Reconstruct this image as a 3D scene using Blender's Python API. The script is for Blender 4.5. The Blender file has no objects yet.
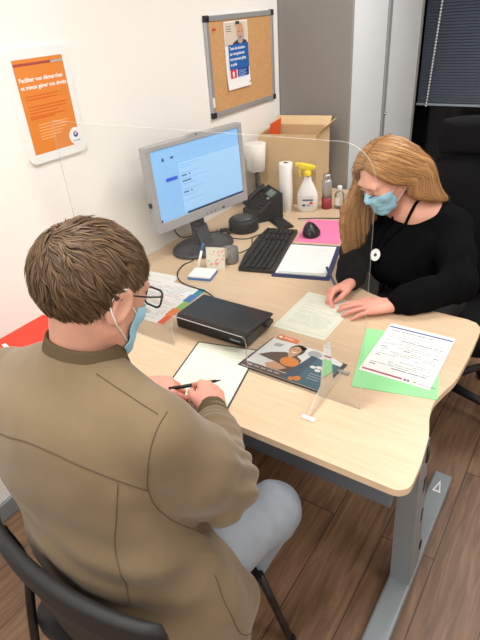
import bpy, bmesh, math, random
import numpy as np
from mathutils import Vector, Matrix, Euler
from mathutils.bvhtree import BVHTree
random.seed(7)
RNG = np.random.default_rng(7)
SC = bpy.context.scene
COL = SC.collection
PI = math.pi
D = 0.74            # desk top height


# ------------------------------------------------------------------ materials
def lin(c):
    c = c / 255.0
    return c / 12.92 if c <= 0.04045 else ((c + 0.055) / 1.055) ** 2.4


def rgb(r, g, b):
    return (lin(r), lin(g), lin(b), 1.0)


def mat(name, col, rough=0.5, metal=0.0, bump=0.0, bscale=200.0, vary=0.0, vscale=8.0, stretch=None,
        emit=0.0, spec=0.5, sheen=0.0, coat=0.0, island=0.0):
    m = bpy.data.materials.new(name)
    m.use_nodes = True
    nt = m.node_tree
    b = nt.nodes['Principled BSDF']
    b.inputs['Base Color'].default_value = col
    b.inputs['Roughness'].default_value = rough
    b.inputs['Metallic'].default_value = metal
    b.inputs['Specular IOR Level'].default_value = spec
    b.inputs['Sheen Weight'].default_value = sheen
    b.inputs['Coat Weight'].default_value = coat
    if emit:
        b.inputs['Emission Color'].default_value = col
        b.inputs['Emission Strength'].default_value = emit
    tc = nt.nodes.new('ShaderNodeTexCoord')
    mp = nt.nodes.new('ShaderNodeMapping')
    nt.links.new(tc.outputs['Object'], mp.inputs[0])
    if stretch:
        mp.inputs['Scale'].default_value = stretch
    if vary:
        n = nt.nodes.new('ShaderNodeTexNoise')
        n.inputs['Scale'].default_value = vscale
        n.inputs['Detail'].default_value = 6
        nt.links.new(mp.outputs[0], n.inputs[0])
        r = nt.nodes.new('ShaderNodeValToRGB')
        r.color_ramp.elements[0].position = 0.3
        r.color_ramp.elements[1].position = 0.7
        r.color_ramp.elements[0].color = tuple(max(0, x * (1 - vary)) for x in col[:3]) + (1,)
        r.color_ramp.elements[1].color = tuple(min(1, x * (1 + vary)) for x in col[:3]) + (1,)
        nt.links.new(n.outputs[0], r.inputs[0])
        nt.links.new(r.outputs[0], b.inputs['Base Color'])
    if island:
        g = nt.nodes.new('ShaderNodeNewGeometry')
        r = nt.nodes.new('ShaderNodeValToRGB')
        r.color_ramp.elements[0].color = tuple(x * (1 - island) for x in col[:3]) + (1,)
        r.color_ramp.elements[1].color = tuple(min(1, x * (1 + island)) for x in col[:3]) + (1,)
        nt.links.new(g.outputs['Random Per Island'], r.inputs[0])
        nt.links.new(r.outputs[0], b.inputs['Base Color'])
    if bump:
        n2 = nt.nodes.new('ShaderNodeTexNoise')
        n2.inputs['Scale'].default_value = bscale
        n2.inputs['Detail'].default_value = 3
        nt.links.new(mp.outputs[0], n2.inputs[0])
        bp = nt.nodes.new('ShaderNodeBump')
        bp.inputs['Strength'].default_value = bump
        bp.inputs['Distance'].default_value = 0.002
        nt.links.new(n2.outputs[0], bp.inputs['Height'])
        nt.links.new(bp.outputs[0], b.inputs['Normal'])
    return m


def mat_clear(name, tint=(1, 1, 1, 1), ior=1.45, haze=0.0, rough=0.02):
    m = bpy.data.materials.new(name)
    m.use_nodes = True
    nt = m.node_tree
    nt.nodes.remove(nt.nodes['Principled BSDF'])
    out = nt.nodes['Material Output']
    t = nt.nodes.new('ShaderNodeBsdfTransparent')
    t.inputs[0].default_value = tint
    g = nt.nodes.new('ShaderNodeBsdfGlossy')
    g.inputs['Roughness'].default_value = rough
    f = nt.nodes.new('ShaderNodeFresnel')
    f.inputs[0].default_value = ior
    mx = nt.nodes.new('ShaderNodeMixShader')
    nt.links.new(f.outputs[0], mx.inputs[0])
    nt.links.new(t.outputs[0], mx.inputs[1])
    nt.links.new(g.outputs[0], mx.inputs[2])
    last = mx
    if haze:
        d = nt.nodes.new('ShaderNodeBsdfDiffuse')
        d.inputs[0].default_value = (0.9, 0.9, 0.88, 1)
        m2 = nt.nodes.new('ShaderNodeMixShader')
        m2.inputs[0].default_value = haze
        nt.links.new(mx.outputs[0], m2.inputs[1])
        nt.links.new(d.outputs[0], m2.inputs[2])
        last = m2
    nt.links.new(last.outputs[0], out.inputs[0])
    return m


def mat_planks():
    m = bpy.data.materials.new('laminate_planks')
    m.use_nodes = True
    nt = m.node_tree
    b = nt.nodes['Principled BSDF']
    b.inputs['Roughness'].default_value = 0.45
    tc = nt.nodes.new('ShaderNodeTexCoord')
    mp = nt.nodes.new('ShaderNodeMapping')
    mp.inputs['Rotation'].default_value = (0, 0, PI / 2)
    nt.links.new(tc.outputs['Object'], mp.inputs[0])
    br = nt.nodes.new('ShaderNodeTexBrick')
    br.inputs['Color1'].default_value = (0, 0, 0, 1)
    br.inputs['Color2'].default_value = (1, 1, 1, 1)
    br.inputs['Mortar'].default_value = (0.5, 0.5, 0.5, 1)
    br.inputs['Scale'].default_value = 1
    br.inputs['Brick Width'].default_value = 1.25
    br.inputs['Row Height'].default_value = 0.19
    br.inputs['Mortar Size'].default_value = 0.0018
    br.offset = 0.37
    nt.links.new(mp.outputs[0], br.inputs[0])
    st = nt.nodes.new('ShaderNodeMapping')
    st.inputs['Scale'].default_value = (14, 1.1, 1)
    nt.links.new(tc.outputs['Object'], st.inputs[0])
    # shift the grain plank by plank
    ad = nt.nodes.new('ShaderNodeVectorMath')
    ad.operation = 'MULTIPLY_ADD'
    ad.inputs[1].default_value = (7.3, 5.1, 3.7)
    nt.links.new(br.outputs['Color'], ad.inputs[0])
    nt.links.new(st.outputs[0], ad.inputs[2])
    n = nt.nodes.new('ShaderNodeTexNoise')
    n.inputs['Scale'].default_value = 3.0
    n.inputs['Detail'].default_value = 9
    n.inputs['Roughness'].default_value = 0.62
    n.inputs['Distortion'].default_value = 0.9
    nt.links.new(ad.outputs[0], n.inputs[0])
    r = nt.nodes.new('ShaderNodeValToRGB')
    e = r.color_ramp.elements
    e[0].position, e[0].color = 0.25, rgb(94, 69, 51)
    e[1].position, e[1].color = 0.78, rgb(162, 130, 102)
    k = e.new(0.5)
    k.color = rgb(130, 99, 75)
    nt.links.new(n.outputs[0], r.inputs[0])
    hs = nt.nodes.new('ShaderNodeMix')
    hs.data_type = 'RGBA'
    hs.blend_type = 'MULTIPLY'
    hs.inputs[0].default_value = 0.22
    nt.links.new(r.outputs[0], hs.inputs[6])
    nt.links.new(br.outputs['Color'], hs.inputs[7])
    dk = nt.nodes.new('ShaderNodeMix')
    dk.data_type = 'RGBA'
    nt.links.new(br.outputs['Fac'], dk.inputs[0])
    nt.links.new(hs.outputs[2], dk.inputs[6])
    dk.inputs[7].default_value = rgb(50, 36, 28)
    nt.links.new(dk.outputs[2], b.inputs['Base Color'])
    return m


def mat_wood(name, c0, c1, stretch, scale=4.0, rough=0.4):
    m = bpy.data.materials.new(name)
    m.use_nodes = True
    nt = m.node_tree
    b = nt.nodes['Principled BSDF']
    b.inputs['Roughness'].default_value = rough
    tc = nt.nodes.new('ShaderNodeTexCoord')
    mp = nt.nodes.new('ShaderNodeMapping')
    mp.inputs['Scale'].default_value = stretch
    nt.links.new(tc.outputs['Object'], mp.inputs[0])
    n = nt.nodes.new('ShaderNodeTexNoise')
    n.inputs['Scale'].default_value = scale
    n.inputs['Detail'].default_value = 8
    n.inputs['Roughness'].default_value = 0.65
    n.inputs['Distortion'].default_value = 0.4
    nt.links.new(mp.outputs[0], n.inputs[0])
    r = nt.nodes.new('ShaderNodeValToRGB')
    e = r.color_ramp.elements
    e[0].position, e[0].color = 0.3, c0
    e[1].position, e[1].color = 0.7, c1
    nt.links.new(n.outputs[0], r.inputs[0])
    nt.links.new(r.outputs[0], b.inputs['Base Color'])
    return m


M = dict(
    wall=mat('wall_paint', rgb(244, 241, 236), 0.85, bump=0.05, bscale=300),
    ceil=mat('ceiling_paint', rgb(238, 238, 234), 0.9),
    planks=mat_planks(),
    maple=mat_wood('maple_laminate', rgb(209, 179, 146), rgb(220, 194, 163), (1.2, 14, 4), 5.0, 0.38),
    maple_edge=mat('maple_edge_band', rgb(222, 196, 164), 0.5, vary=0.08, vscale=20),
    steel_grey=mat('grey_painted_steel', rgb(140, 147, 152), 0.42, metal=0.25),
    steel_dark=mat('dark_slot', rgb(22, 22, 24), 0.6),
    rail=mat('blue_grey_rail', rgb(112, 120, 132), 0.5, metal=0.2),
    cab_side=mat('cabinet_side_grey', rgb(148, 145, 141), 0.5),
    cab_front=mat('tambour_slats', rgb(222, 226, 229), 0.45),
    cab_strip=mat('cabinet_strip', rgb(150, 152, 154), 0.4),
    black=mat('black_plastic', rgb(24, 24, 26), 0.38),
    black_soft=mat('black_soft_plastic', rgb(27, 27, 29), 0.6),
    black_fabric=mat('black_chair_fabric', rgb(17, 17, 19), 0.95, bump=0.4, bscale=500, spec=0.2),
    black_mesh=mat('black_textured_back', rgb(30, 30, 32), 0.5, bump=0.5, bscale=320),
    black_metal=mat('black_metal_tube', rgb(18, 18, 20), 0.35),
    dark_grey=mat('dark_grey_plastic', rgb(62, 64, 68), 0.45),
    silver=mat('silver_plastic', rgb(168, 168, 170), 0.42, metal=0.15),
    chrome=mat('chrome', rgb(200, 202, 205), 0.22, metal=0.9),
    alu=mat('brushed_aluminium', rgb(182, 184, 187), 0.35, metal=0.55),
    cork=mat('cork', rgb(204, 156, 104), 0.9, vary=0.12, vscale=140, bump=0.4, bscale=260),
    paper=mat('white_paper', rgb(240, 240, 238), 0.8),
    paper_cream=mat('form_paper', rgb(226, 229, 212), 0.8),
    paper_grey=mat('printed_grey', rgb(172, 176, 178), 0.8),
    print_lines=mat('printed_text_lines', rgb(200, 202, 198), 0.8),
    print_dark=mat('printed_dark_text', rgb(88, 92, 100), 0.8),
    print_blue=mat('printed_blue', rgb(56, 78, 140), 0.8),
    print_red=mat('printed_wine_red', rgb(165, 60, 85), 0.8),
    pink=mat('pink_paper', rgb(247, 128, 176), 0.8),
    green=mat('mint_green_card', rgb(152, 226, 158), 0.75),
    navy=mat('navy_plastic', rgb(44, 52, 96), 0.35),
    red_folder=mat('red_card', rgb(246, 62, 42), 0.6),
    orange_card=mat('orange_card', rgb(236, 92, 40), 0.6),
    cardboard=mat('cardboard', rgb(216, 186, 144), 0.85, vary=0.05, vscale=10, bump=0.1),
    cardboard_in=mat('cardboard_inside', rgb(204, 172, 128), 0.9, vary=0.05),
    poster_orange=mat('poster_orange', rgb(228, 134, 50), 0.45, coat=0.3),
    poster_purple=mat('poster_purple_band', rgb(172, 72, 62), 0.5),
    poster_pale=mat('poster_pale_orange', rgb(244, 176, 110), 0.5),
    poster_dim=mat('poster_dim_text', rgb(214, 104, 30), 0.5),
    white_plastic=mat('white_plastic', rgb(240, 240, 238), 0.35),
    white_shade=mat('white_frosted_shade', rgb(236, 232, 224), 0.5),
    leaf_blue=mat('leaflet_blue', rgb(24, 96, 176), 0.5),
    leaf_navy=mat('leaflet_navy', rgb(40, 54, 128), 0.5),
    leaf_red=mat('leaflet_red', rgb(214, 52, 62), 0.5),
    leaf_sky=mat('leaflet_pale_backdrop', rgb(222, 206, 190), 0.5),
    photo_skin=mat('photo_skin', rgb(208, 160, 126), 0.5),
    photo_hair=mat('photo_grey_hair', rgb(176, 166, 156), 0.5),
    photo_dark=mat('photo_dark_clothes', rgb(62, 62, 66), 0.5),
    photo_brown=mat('photo_brown', rgb(96, 76, 68), 0.5),
    photo_pumpkin=mat('photo_pumpkin', rgb(224, 140, 62), 0.5),
    photo_white=mat('photo_white', rgb(228, 230, 228), 0.4),
    teal=mat('booklet_teal', rgb(66, 108, 128), 0.4),
    teal_dark=mat('booklet_slate', rgb(60, 84, 106), 0.4),
    stripe_teal=mat('stripe_teal', rgb(30, 140, 160), 0.6),
    stripe_blue=mat('stripe_blue', rgb(64, 122, 190), 0.6),
    stripe_green=mat('stripe_green', rgb(140, 190, 90), 0.6),
    stripe_orange=mat('stripe_orange', rgb(238, 130, 70), 0.6),
    yellow=mat('yellow_plastic', rgb(246, 218, 60), 0.35),
    maroon=mat('maroon_plastic', rgb(150, 30, 40), 0.35),
    glass_bottle=mat_clear('clear_bottle', (0.93, 0.95, 0.95, 1), 1.4, 0.12),
    acrylic=mat_clear('clear_acrylic', (0.985, 0.99, 0.985, 1), 1.2, 0.006),
    acrylic_lit_edge=mat_clear('acrylic_lit_edge', (0.90, 0.91, 0.84, 1), 1.2, 0.30, 0.3),  # pale diffuse haze mixed in so the cut edges look lit
    acrylic_foot=mat_clear('acrylic_foot', (0.95, 0.97, 0.96, 1), 1.35, 0.10, 0.05),
    sleeve=mat_clear('plastic_sleeve', (0.97, 0.98, 0.97, 1), 1.35, 0.05, 0.12),
    jar_glass=mat_clear('jar_glass', (0.85, 0.87, 0.87, 1), 1.4, 0.15, 0.05),
    blind=mat('blind_slats', rgb(66, 74, 88), 0.5),
    blind_rail=mat('blind_rail', rgb(150, 165, 172), 0.4, metal=0.2),
    night_glass=mat('dark_window_glass', rgb(10, 12, 15), 0.12),
    frame_dark=mat('dark_window_frame', rgb(26, 28, 32), 0.5),
    cord_white=mat('white_bead_chain', rgb(225, 228, 230), 0.4),
    screen_bg=mat('screen_pale_blue', rgb(128, 178, 226), 0.4, emit=0.34),
    screen_panel=mat('screen_panel', rgb(146, 190, 230), 0.4, emit=0.36),
    screen_line=mat('screen_grey_line', rgb(120, 160, 215), 0.4, emit=0.5),
    screen_dark=mat('screen_dark_text', rgb(40, 66, 120), 0.4, emit=0.3),
    screen_blue=mat('screen_blue_button', rgb(30, 76, 196), 0.4, emit=0.5),
    screen_bar=mat('screen_taskbar', rgb(30, 44, 72), 0.4, emit=0.2),
    screen_lcd=mat('phone_lcd', rgb(120, 140, 128), 0.3),
    key=mat('key_caps', rgb(26, 27, 29), 0.55),
    tube=mat('lamp_tube', (1, 1, 1, 1), 0.5, emit=3.0),
    floral=mat('floral_card', rgb(226, 222, 206), 0.8),
    blue_pen=mat('blue_plastic', rgb(40, 96, 150), 0.35),
)


# ------------------------------------------------------------------ mesh building
class MB:
    """collects shapes, each with its own material, and links them as ONE mesh object"""

    def __init__(s):
        s.bm = bmesh.new()
        s.mats = []

    def mi(s, m):
        if m not in s.mats:
            s.mats.append(m)
        return s.mats.index(m)

    def add(s, verts, faces, m, T=None, smooth=False):
        k = s.mi(m)
        vs = [s.bm.verts.new((T @ Vector(v)) if T is not None else v) for v in verts]
        for f in faces:
            try:
                fc = s.bm.faces.new([vs[i] for i in f])
                fc.material_index = k
                fc.smooth = smooth
            except ValueError:
                pass
        return s

    def addbm(s, b2, m, T=None, smooth=False):
        b2.verts.ensure_lookup_table()
        b2.verts.index_update()
        return s.add([v.co.copy() for v in b2.verts], [[v.index for v in f.verts] for f in b2.faces], m, T, smooth)

    def box(s, c, d, m, bev=0.0, rot=None, T=None, seg=2, smooth=False):
        b2 = bmesh.new()
        bmesh.ops.create_cube(b2, size=1.0)
        for v in b2.verts:
            v.co = Vector((v.co.x * d[0], v.co.y * d[1], v.co.z * d[2]))
        if bev > 0:
            bmesh.ops.bevel(b2, geom=b2.edges[:], offset=bev, segments=seg, affect='EDGES', profile=0.5)
        X = Matrix.Translation(c) @ (rot.to_matrix().to_4x4() if rot is not None else Matrix.Identity(4))
        if T is not None:
            X = T @ X
        s.addbm(b2, m, X, smooth)
        b2.free()
        return s

    def lathe(s, prof, m, c=(0, 0, 0), n=28, T=None, smooth=True):
        vs, fs = [], []
        for (r, z) in prof:
            for i in range(n):
                a = 2 * PI * i / n
                vs.append((c[0] + r * math.cos(a), c[1] + r * math.sin(a), c[2] + z))
        for j in range(len(prof) - 1):
            for i in range(n):
                fs.append((j * n + i, j * n + (i + 1) % n, (j + 1) * n + (i + 1) % n, (j + 1) * n + i))
        fs.append(tuple(range(n - 1, -1, -1)))
        fs.append(tuple((len(prof) - 1) * n + i for i in range(n)))
        return s.add(vs, fs, m, T, smooth)

    def tube(s, pts, r, m, n=10, T=None, smooth=True, closed=False):
        pts = [Vector(p) for p in pts]
        rs = r if isinstance(r, (list, tuple)) else [r] * len(pts)
        vs, fs = [], []
        N = len(pts)
        prev = None
        for i, p in enumerate(pts):
            if closed:
                t = pts[(i + 1) % N] - pts[i - 1]
            else:
                t = pts[min(i + 1, N - 1)] - pts[max(i - 1, 0)]
            t.normalize()
            if prev is None:
                u = t.orthogonal().normalized()
            else:
                u = (prev - t * prev.dot(t))
                u = u.normalized() if u.length > 1e-6 else t.orthogonal().normalized()
            prev = u
            w = t.cross(u)
            for k in range(n):
                a = 2 * PI * k / n
                vs.append(p + (u * math.cos(a) + w * math.sin(a)) * rs[i])
        for i in range(N if closed else N - 1):
            j = (i + 1) % N
            for k in range(n):
                fs.append((i * n + k, i * n + (k + 1) % n, j * n + (k + 1) % n, j * n + k))
        if not closed:
            fs.append(tuple(range(n - 1, -1, -1)))
            fs.append(tuple((N - 1) * n + k for k in range(n)))
        return s.add(vs, fs, m, T, smooth)

    def prism(s, outline, z0, z1, m, T=None, m_side=None, bev=0.0):
        """outline in x, y; extruded z0..z1"""
        n = len(outline)
        vs = [(x, y, z0) for x, y in outline] + [(x, y, z1) for x, y in outline]
        s.add(vs, [tuple(range(n - 1, -1, -1)), tuple(range(n, 2 * n))], m, T)
        return s.add(vs, [(i, (i + 1) % n, n + (i + 1) % n, n + i) for i in range(n)], m_side or m, T)

    def rect(s, x0, y0, x1, y1, z, m, T=None, t=0.0003):
        """a printed patch: thin slab in the xy plane"""
        return s.prism([(x0, y0), (x1, y0), (x1, y1), (x0, y1)], z, z + t, m, T)

    def poly(s, pts, z, m, T=None, t=0.0003):
        return s.prism(pts, z, z + t, m, T)

    def disc(s, cx, cy, rx, ry, z, m, T=None, n=24, t=0.0003):
        return s.prism([(cx + rx * math.cos(2 * PI * i / n), cy + ry * math.sin(2 * PI * i / n)) for i in range(n)], z, z + t, m, T)

    def text(s, string, size, x, y, z, m, T=None, align='LEFT', shear=0.0, sx=1.0, bold=0.0):
        cu = bpy.data.curves.new('t', 'FONT')
        cu.body = string
        cu.size = size
        cu.extrude = 0.0002
        cu.resolution_u = 2
        cu.align_x = align
        cu.shear = shear
        cu.offset = bold
        o = bpy.data.objects.new('t', cu)
        COL.objects.link(o)
        dg = bpy.context.evaluated_depsgraph_get()
        me = bpy.data.meshes.new_from_object(o.evaluated_get(dg))
        P = Matrix.Translation((x, y, z)) @ Matrix.Diagonal((sx, 1, 1, 1))
        if T is not None:
            P = T @ P
        s.add([v.co.copy() for v in me.vertices], [tuple(p.vertices) for p in me.polygons], m, P)
        bpy.data.objects.remove(o)
        bpy.data.curves.remove(cu)
        bpy.data.meshes.remove(me)
        return s

    def build(s, name, parent=None, loc=None, rz=0.0, rot=None, label=None, recalc=True):
        if recalc:
            bmesh.ops.recalc_face_normals(s.bm, faces=s.bm.faces[:])
        me = bpy.data.meshes.new(name)
        s.bm.to_mesh(me)
        s.bm.free()
        for m in s.mats:
            me.materials.append(m)
        o = bpy.data.objects.new(name, me)
        COL.objects.link(o)
        if parent is not None:
            o.parent = parent
        if loc is not None:
            o.location = loc
        o.rotation_euler = rot if rot is not None else (0, 0, rz)
        if label:
            o['label'] = label
        return o


def thing(name, label, cat, loc=(0, 0, 0), rz=0.0, group=None, rot=None):
    o = bpy.data.objects.new(name, None)
    o.empty_display_size = 0.1
    COL.objects.link(o)
    o.location = loc
    o.rotation_euler = rot if rot is not None else (0, 0, rz)
    return tag(o, label, cat, group)


def tag(o, label, cat, group=None):
    o['label'] = label
    o['category'] = cat
    if group:
        o['group'] = group
    return o


def struct(o):
    o['kind'] = 'structure'
    return o


def rrect(w, h, r, n=6, cx=0, cy=0):
    """rounded rectangle outline, counter-clockwise"""
    out = []
    for (sx, sy, a0) in ((1, -1, -PI / 2), (1, 1, 0), (-1, 1, PI / 2), (-1, -1, PI)):
        for i in range(n + 1):
            a = a0 + (PI / 2) * i / n
            out.append((cx + sx * (w / 2 - r) + r * math.cos(a), cy + sy * (h / 2 - r) + r * math.sin(a)))
    return out


def smoothpts(pts, n=8):
    """Catmull-Rom through the points"""
    P = [Vector(p) for p in pts]
    P = [P[0] * 2 - P[1]] + P + [P[-1] * 2 - P[-2]]
    out = []
    for i in range(1, len(P) - 2):
        for k in range(n):
            t = k / n
            a, b, c, d = P[i - 1], P[i], P[i + 1], P[i + 2]
            out.append(0.5 * ((2 * b) + (c - a) * t + (2 * a - 5 * b + 4 * c - d) * t * t + (3 * b - a - 3 * c + d) * t ** 3))
    out.append(P[-2])
    return out


def yzx(x=0.0):
    """local x -> world y, local y -> world z, local z -> world +x : things hung on the left wall"""
    return Matrix(((0, 0, 1, x), (1, 0, 0, 0), (0, 1, 0, 0), (0, 0, 0, 1)))


# ------------------------------------------------------------------ camera
cam = bpy.data.cameras.new('camera')
cam.sensor_fit = 'VERTICAL'
cam.sensor_height = 24
cam.lens = 517.0 / 640 * 24
cam.clip_start = 0.02
co = bpy.data.objects.new('camera', cam)
COL.objects.link(co)
CR = ((0.8319648265390545, 0.24009018141698552, -0.50019119563323),
      (0.550796706147425, -0.46588289924367526, 0.6925143411435281),
      (-0.06676463059875576, -0.8516512367040082, -0.5198390665595894))
CP = (1.66, 0.0, 1.72)
co.matrix_world = Matrix(((CR[0][0], -CR[0][1], -CR[0][2], CP[0]), (CR[1][0], -CR[1][1], -CR[1][2], CP[1]),
                          (CR[2][0], -CR[2][1], -CR[2][2], CP[2]), (0, 0, 0, 1)))
SC.camera = co

# ------------------------------------------------------------------ the room
RX, RY0, RY1, RH = 3.7, -2.3, 4.25, 2.6
struct(MB().box((RX / 2, (RY0 + RY1) / 2, -0.05), (RX + .2, RY1 - RY0 + .2, 0.1), M['planks']).build('floor'))
struct(MB().box((RX / 2, (RY0 + RY1) / 2, RH + 0.05), (RX + .2, RY1 - RY0 + .2, 0.1), M['ceil']).build('ceiling'))
struct(MB().box((-0.05, (RY0 + RY1) / 2, RH / 2), (0.1, RY1 - RY0 + .2, RH), M['wall']).build('wall_left'))
struct(MB().box((RX + 0.05, (RY0 + RY1) / 2, RH / 2), (0.1, RY1 - RY0 + .2, RH), M['wall']).build('wall_right'))
struct(MB().box((RX / 2, RY0 - 0.05, RH / 2), (RX, 0.1, RH), M['wall']).build('wall_front'))
wx0, wx1, wz0, wz1 = 0.30, 2.5, 0.12, 2.25
wb = MB()
for (x0, x1, z0, z1) in ((0, wx0, 0, RH), (wx1, RX, 0, RH), (wx0, wx1, 0, wz0), (wx0, wx1, wz1, RH)):
    wb.box(((x0 + x1) / 2, RY1 + 0.05, (z0 + z1) / 2), (x1 - x0, 0.1, z1 - z0), M['wall'])
struct(wb.build('wall_back'))
struct(MB().box((0.008, (RY0 + 2.8) / 2, 0.04), (0.016, 2.8 - RY0, 0.08), M['steel_grey'], 0.003).build('baseboard_left'))
wf = MB()
for (x0, x1, z0, z1) in ((wx0, wx0 + .05, wz0, wz1), (wx1 - .05, wx1, wz0, wz1), (wx0 + .05, wx1 - .05, wz0, wz0 + .06), (wx0 + .05, wx1 - .05, wz1 - .06, wz1), (1.36, 1.42, wz0 + .06, wz1 - .06)):
    wf.box(((x0 + x1) / 2, RY1 + 0.04, (z0 + z1) / 2), (x1 - x0, 0.06, z1 - z0), M['frame_dark'], 0.004)
win = struct(wf.build('window_1'))
for (x0, x1) in ((wx0 + .05, 1.36), (1.42, wx1 - .05)):
    struct(MB().box(((x0 + x1) / 2, RY1 + 0.05, (wz0 + wz1) / 2), (x1 - x0, 0.008, wz1 - wz0 - .12), M['night_glass']).build('pane', win))

# blind
bl = thing('venetian_blind', 'dark blue-grey slatted blind half lowered over the window', 'blind', (1.165, RY1 - 0.07, 0))
sb = MB()
z = 1.02
while z < 2.2:
    sb.box((0, 0, z), (1.46, 0.024, 0.0016), M['blind'], rot=Euler((math.radians(62), 0, 0)))
    z += 0.0185
sb.build('slat_panel', bl)
MB().box((0, 0, 0.995), (1.47, 0.026, 0.016), M['blind_rail'], 0.003).build('bottom_rail', bl, label='pale grey bottom rail')
MB().box((0, 0, 2.22), (1.47, 0.05, 0.05), M['blind'], 0.003).build('head_rail', bl)
bc = MB()
p0, p1 = Vector((-0.60, -0.03, 2.2)), Vector((-0.655, -0.03, 0.99))
for i in range(62):
    b2 = bmesh.new()
    bmesh.ops.create_icosphere(b2, subdivisions=1, radius=0.0085)
    bc.addbm(b2, M['cord_white'], Matrix.Translation(p0.lerp(p1, i / 61)), True)
    b2.free()
bc.tube([p0, p1], 0.0018, M['cord_white'])
bc.build('bead_chain', bl, label='white beaded pull chain')
"""LIGHTS"""
# unseen ceiling light panels above the frame, extra ones added as fill light
for (lx, ly, e) in ((0.95, 0.45, 23), (2.7, 0.5, 13), (1.05, -1.4, 18), (2.7, -1.4, 12), (1.35, 2.6, 23), (2.7, 2.6, 11)):
    cl = thing('unseen_ceiling_light', 'square white light panel put in the unseen ceiling to light the room', 'ceiling light', (lx, ly, RH), 0, 'ceiling light panels')
    MB().box((0, 0, -0.012), (0.64, 0.64, 0.024), M['white_plastic'], 0.004).build('housing', cl)
    MB().box((0, 0, -0.0255), (0.58, 0.58, 0.003), M['tube']).build('diffuser', cl)
    L = bpy.data.lights.new('panel_light', 'AREA')
    L.shape = 'SQUARE'
    L.size = 0.58
    L.energy = e
    L.color = (1.0, 0.975, 0.94)
    lo = bpy.data.objects.new('panel_light', L)
    COL.objects.link(lo)
    lo.parent = cl
    lo.location = (0, 0, -0.03)
w = bpy.data.worlds.new('world')
SC.world = w
w.use_nodes = True
w.node_tree.nodes['Background'].inputs[0].default_value = rgb(30, 36, 46)
w.node_tree.nodes['Background'].inputs[1].default_value = 0.3
SC.view_settings.view_transform = 'Standard'
SC.view_settings.look = 'None'
SC.view_settings.gamma = 1
SC.view_settings.use_curve_mapping = False
SC.view_settings.exposure = 0.0

# ------------------------------------------------------------------ tall cupboard
cb = thing('tambour_cabinet', 'tall grey metal cupboard with ribbed pale sliding doors', 'cabinet', (0, 2.872, 0))
cw, cd, ch = 1.22, 0.445, 1.98
c = MB()
c.box((cd / 2 + .003, 0.012, ch / 2), (cd - .006, 0.024, ch), M['cab_side'], 0.003)
c.box((cd / 2 + .003, cw - 0.012, ch / 2), (cd - .006, 0.024, ch), M['cab_side'], 0.003)
c.box((cd / 2, cw / 2, ch - .012), (cd - .01, cw - .05, 0.024), M['cab_side'])
c.box((cd / 2, cw / 2, 0.05), (cd - .03, cw - .05, 0.1), M['cab_side'])
c.box((0.012, cw / 2, ch / 2), (0.016, cw - .05, ch - .03), M['cab_side'])
c.build('carcass', cb)
for (y0, y1) in ((0.03, 0.535), (0.59, cw - 0.03)):
    t = MB()
    n = int((y1 - y0) / 0.0145)
    for i in range(n):
        yy = y0 + (i + .5) * (y1 - y0) / n
        t.box((cd - 0.012, yy, ch / 2 + .04), (0.010, (y1 - y0) / n * 1.01, ch - .13), M['cab_front'], 0.0022, seg=1)
    t.build('tambour_door', cb)
MB().box((cd - 0.008, 0.5625, ch / 2 + .04), (0.022, 0.05, ch - .13), M['cab_strip'], 0.004).build('handle_strip', cb, label='grey vertical handle strip')
MB().lathe([(0.009, 0), (0.009, 0.012), (0.006, 0.014)], M['chrome'], T=Matrix.Translation((cd + .002, 0.5625, 1.06)) @ Matrix.Rotation(PI / 2, 4, 'Y')).build('lock', cb, label='small round chrome lock')

# ------------------------------------------------------------------ desk
dk = thing('desk', 'wave-edged maple office desk on grey metal legs', 'desk', (0, 0, 0))
out = [(0.004, 0.842), (1.44, 0.842)]
for i in range(1, 8):
    a = -PI / 2 + (PI / 2) * i / 7
    out.append((1.445 + 0.038 * math.cos(a), 0.88 + 0.038 * math.sin(a)))
out += [(p.x, p.y) for p in smoothpts([(1.482, 0.95, 0), (1.470, 1.05, 0), (1.452, 1.12, 0), (1.445, 1.185, 0), (1.456, 1.25, 0), (1.471, 1.32, 0), (1.476, 1.45, 0), (1.474, 1.61, 0)], 5)]
out += [(1.468, 1.64), (1.45, 1.662), (1.42, 1.672)]
out += [(p.x, p.y) for p in smoothpts([(1.30, 1.675, 0), (1.12, 1.685, 0), (0.97, 1.75, 0), (0.875, 1.88, 0), (0.84, 2.05, 0), (0.835, 2.3, 0)], 6)]
out += [(0.835, 2.84), (0.004, 2.84)]
dt = MB()
dt.prism(out, D - 0.022, D, M['maple'], m_side=M['maple_edge'])
top = dt.build('desktop', dk)
bv = top.modifiers.new('b', 'BEVEL')
bv.width = 0.0035
bv.segments = 2
bv.limit_method = 'ANGLE'


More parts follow.
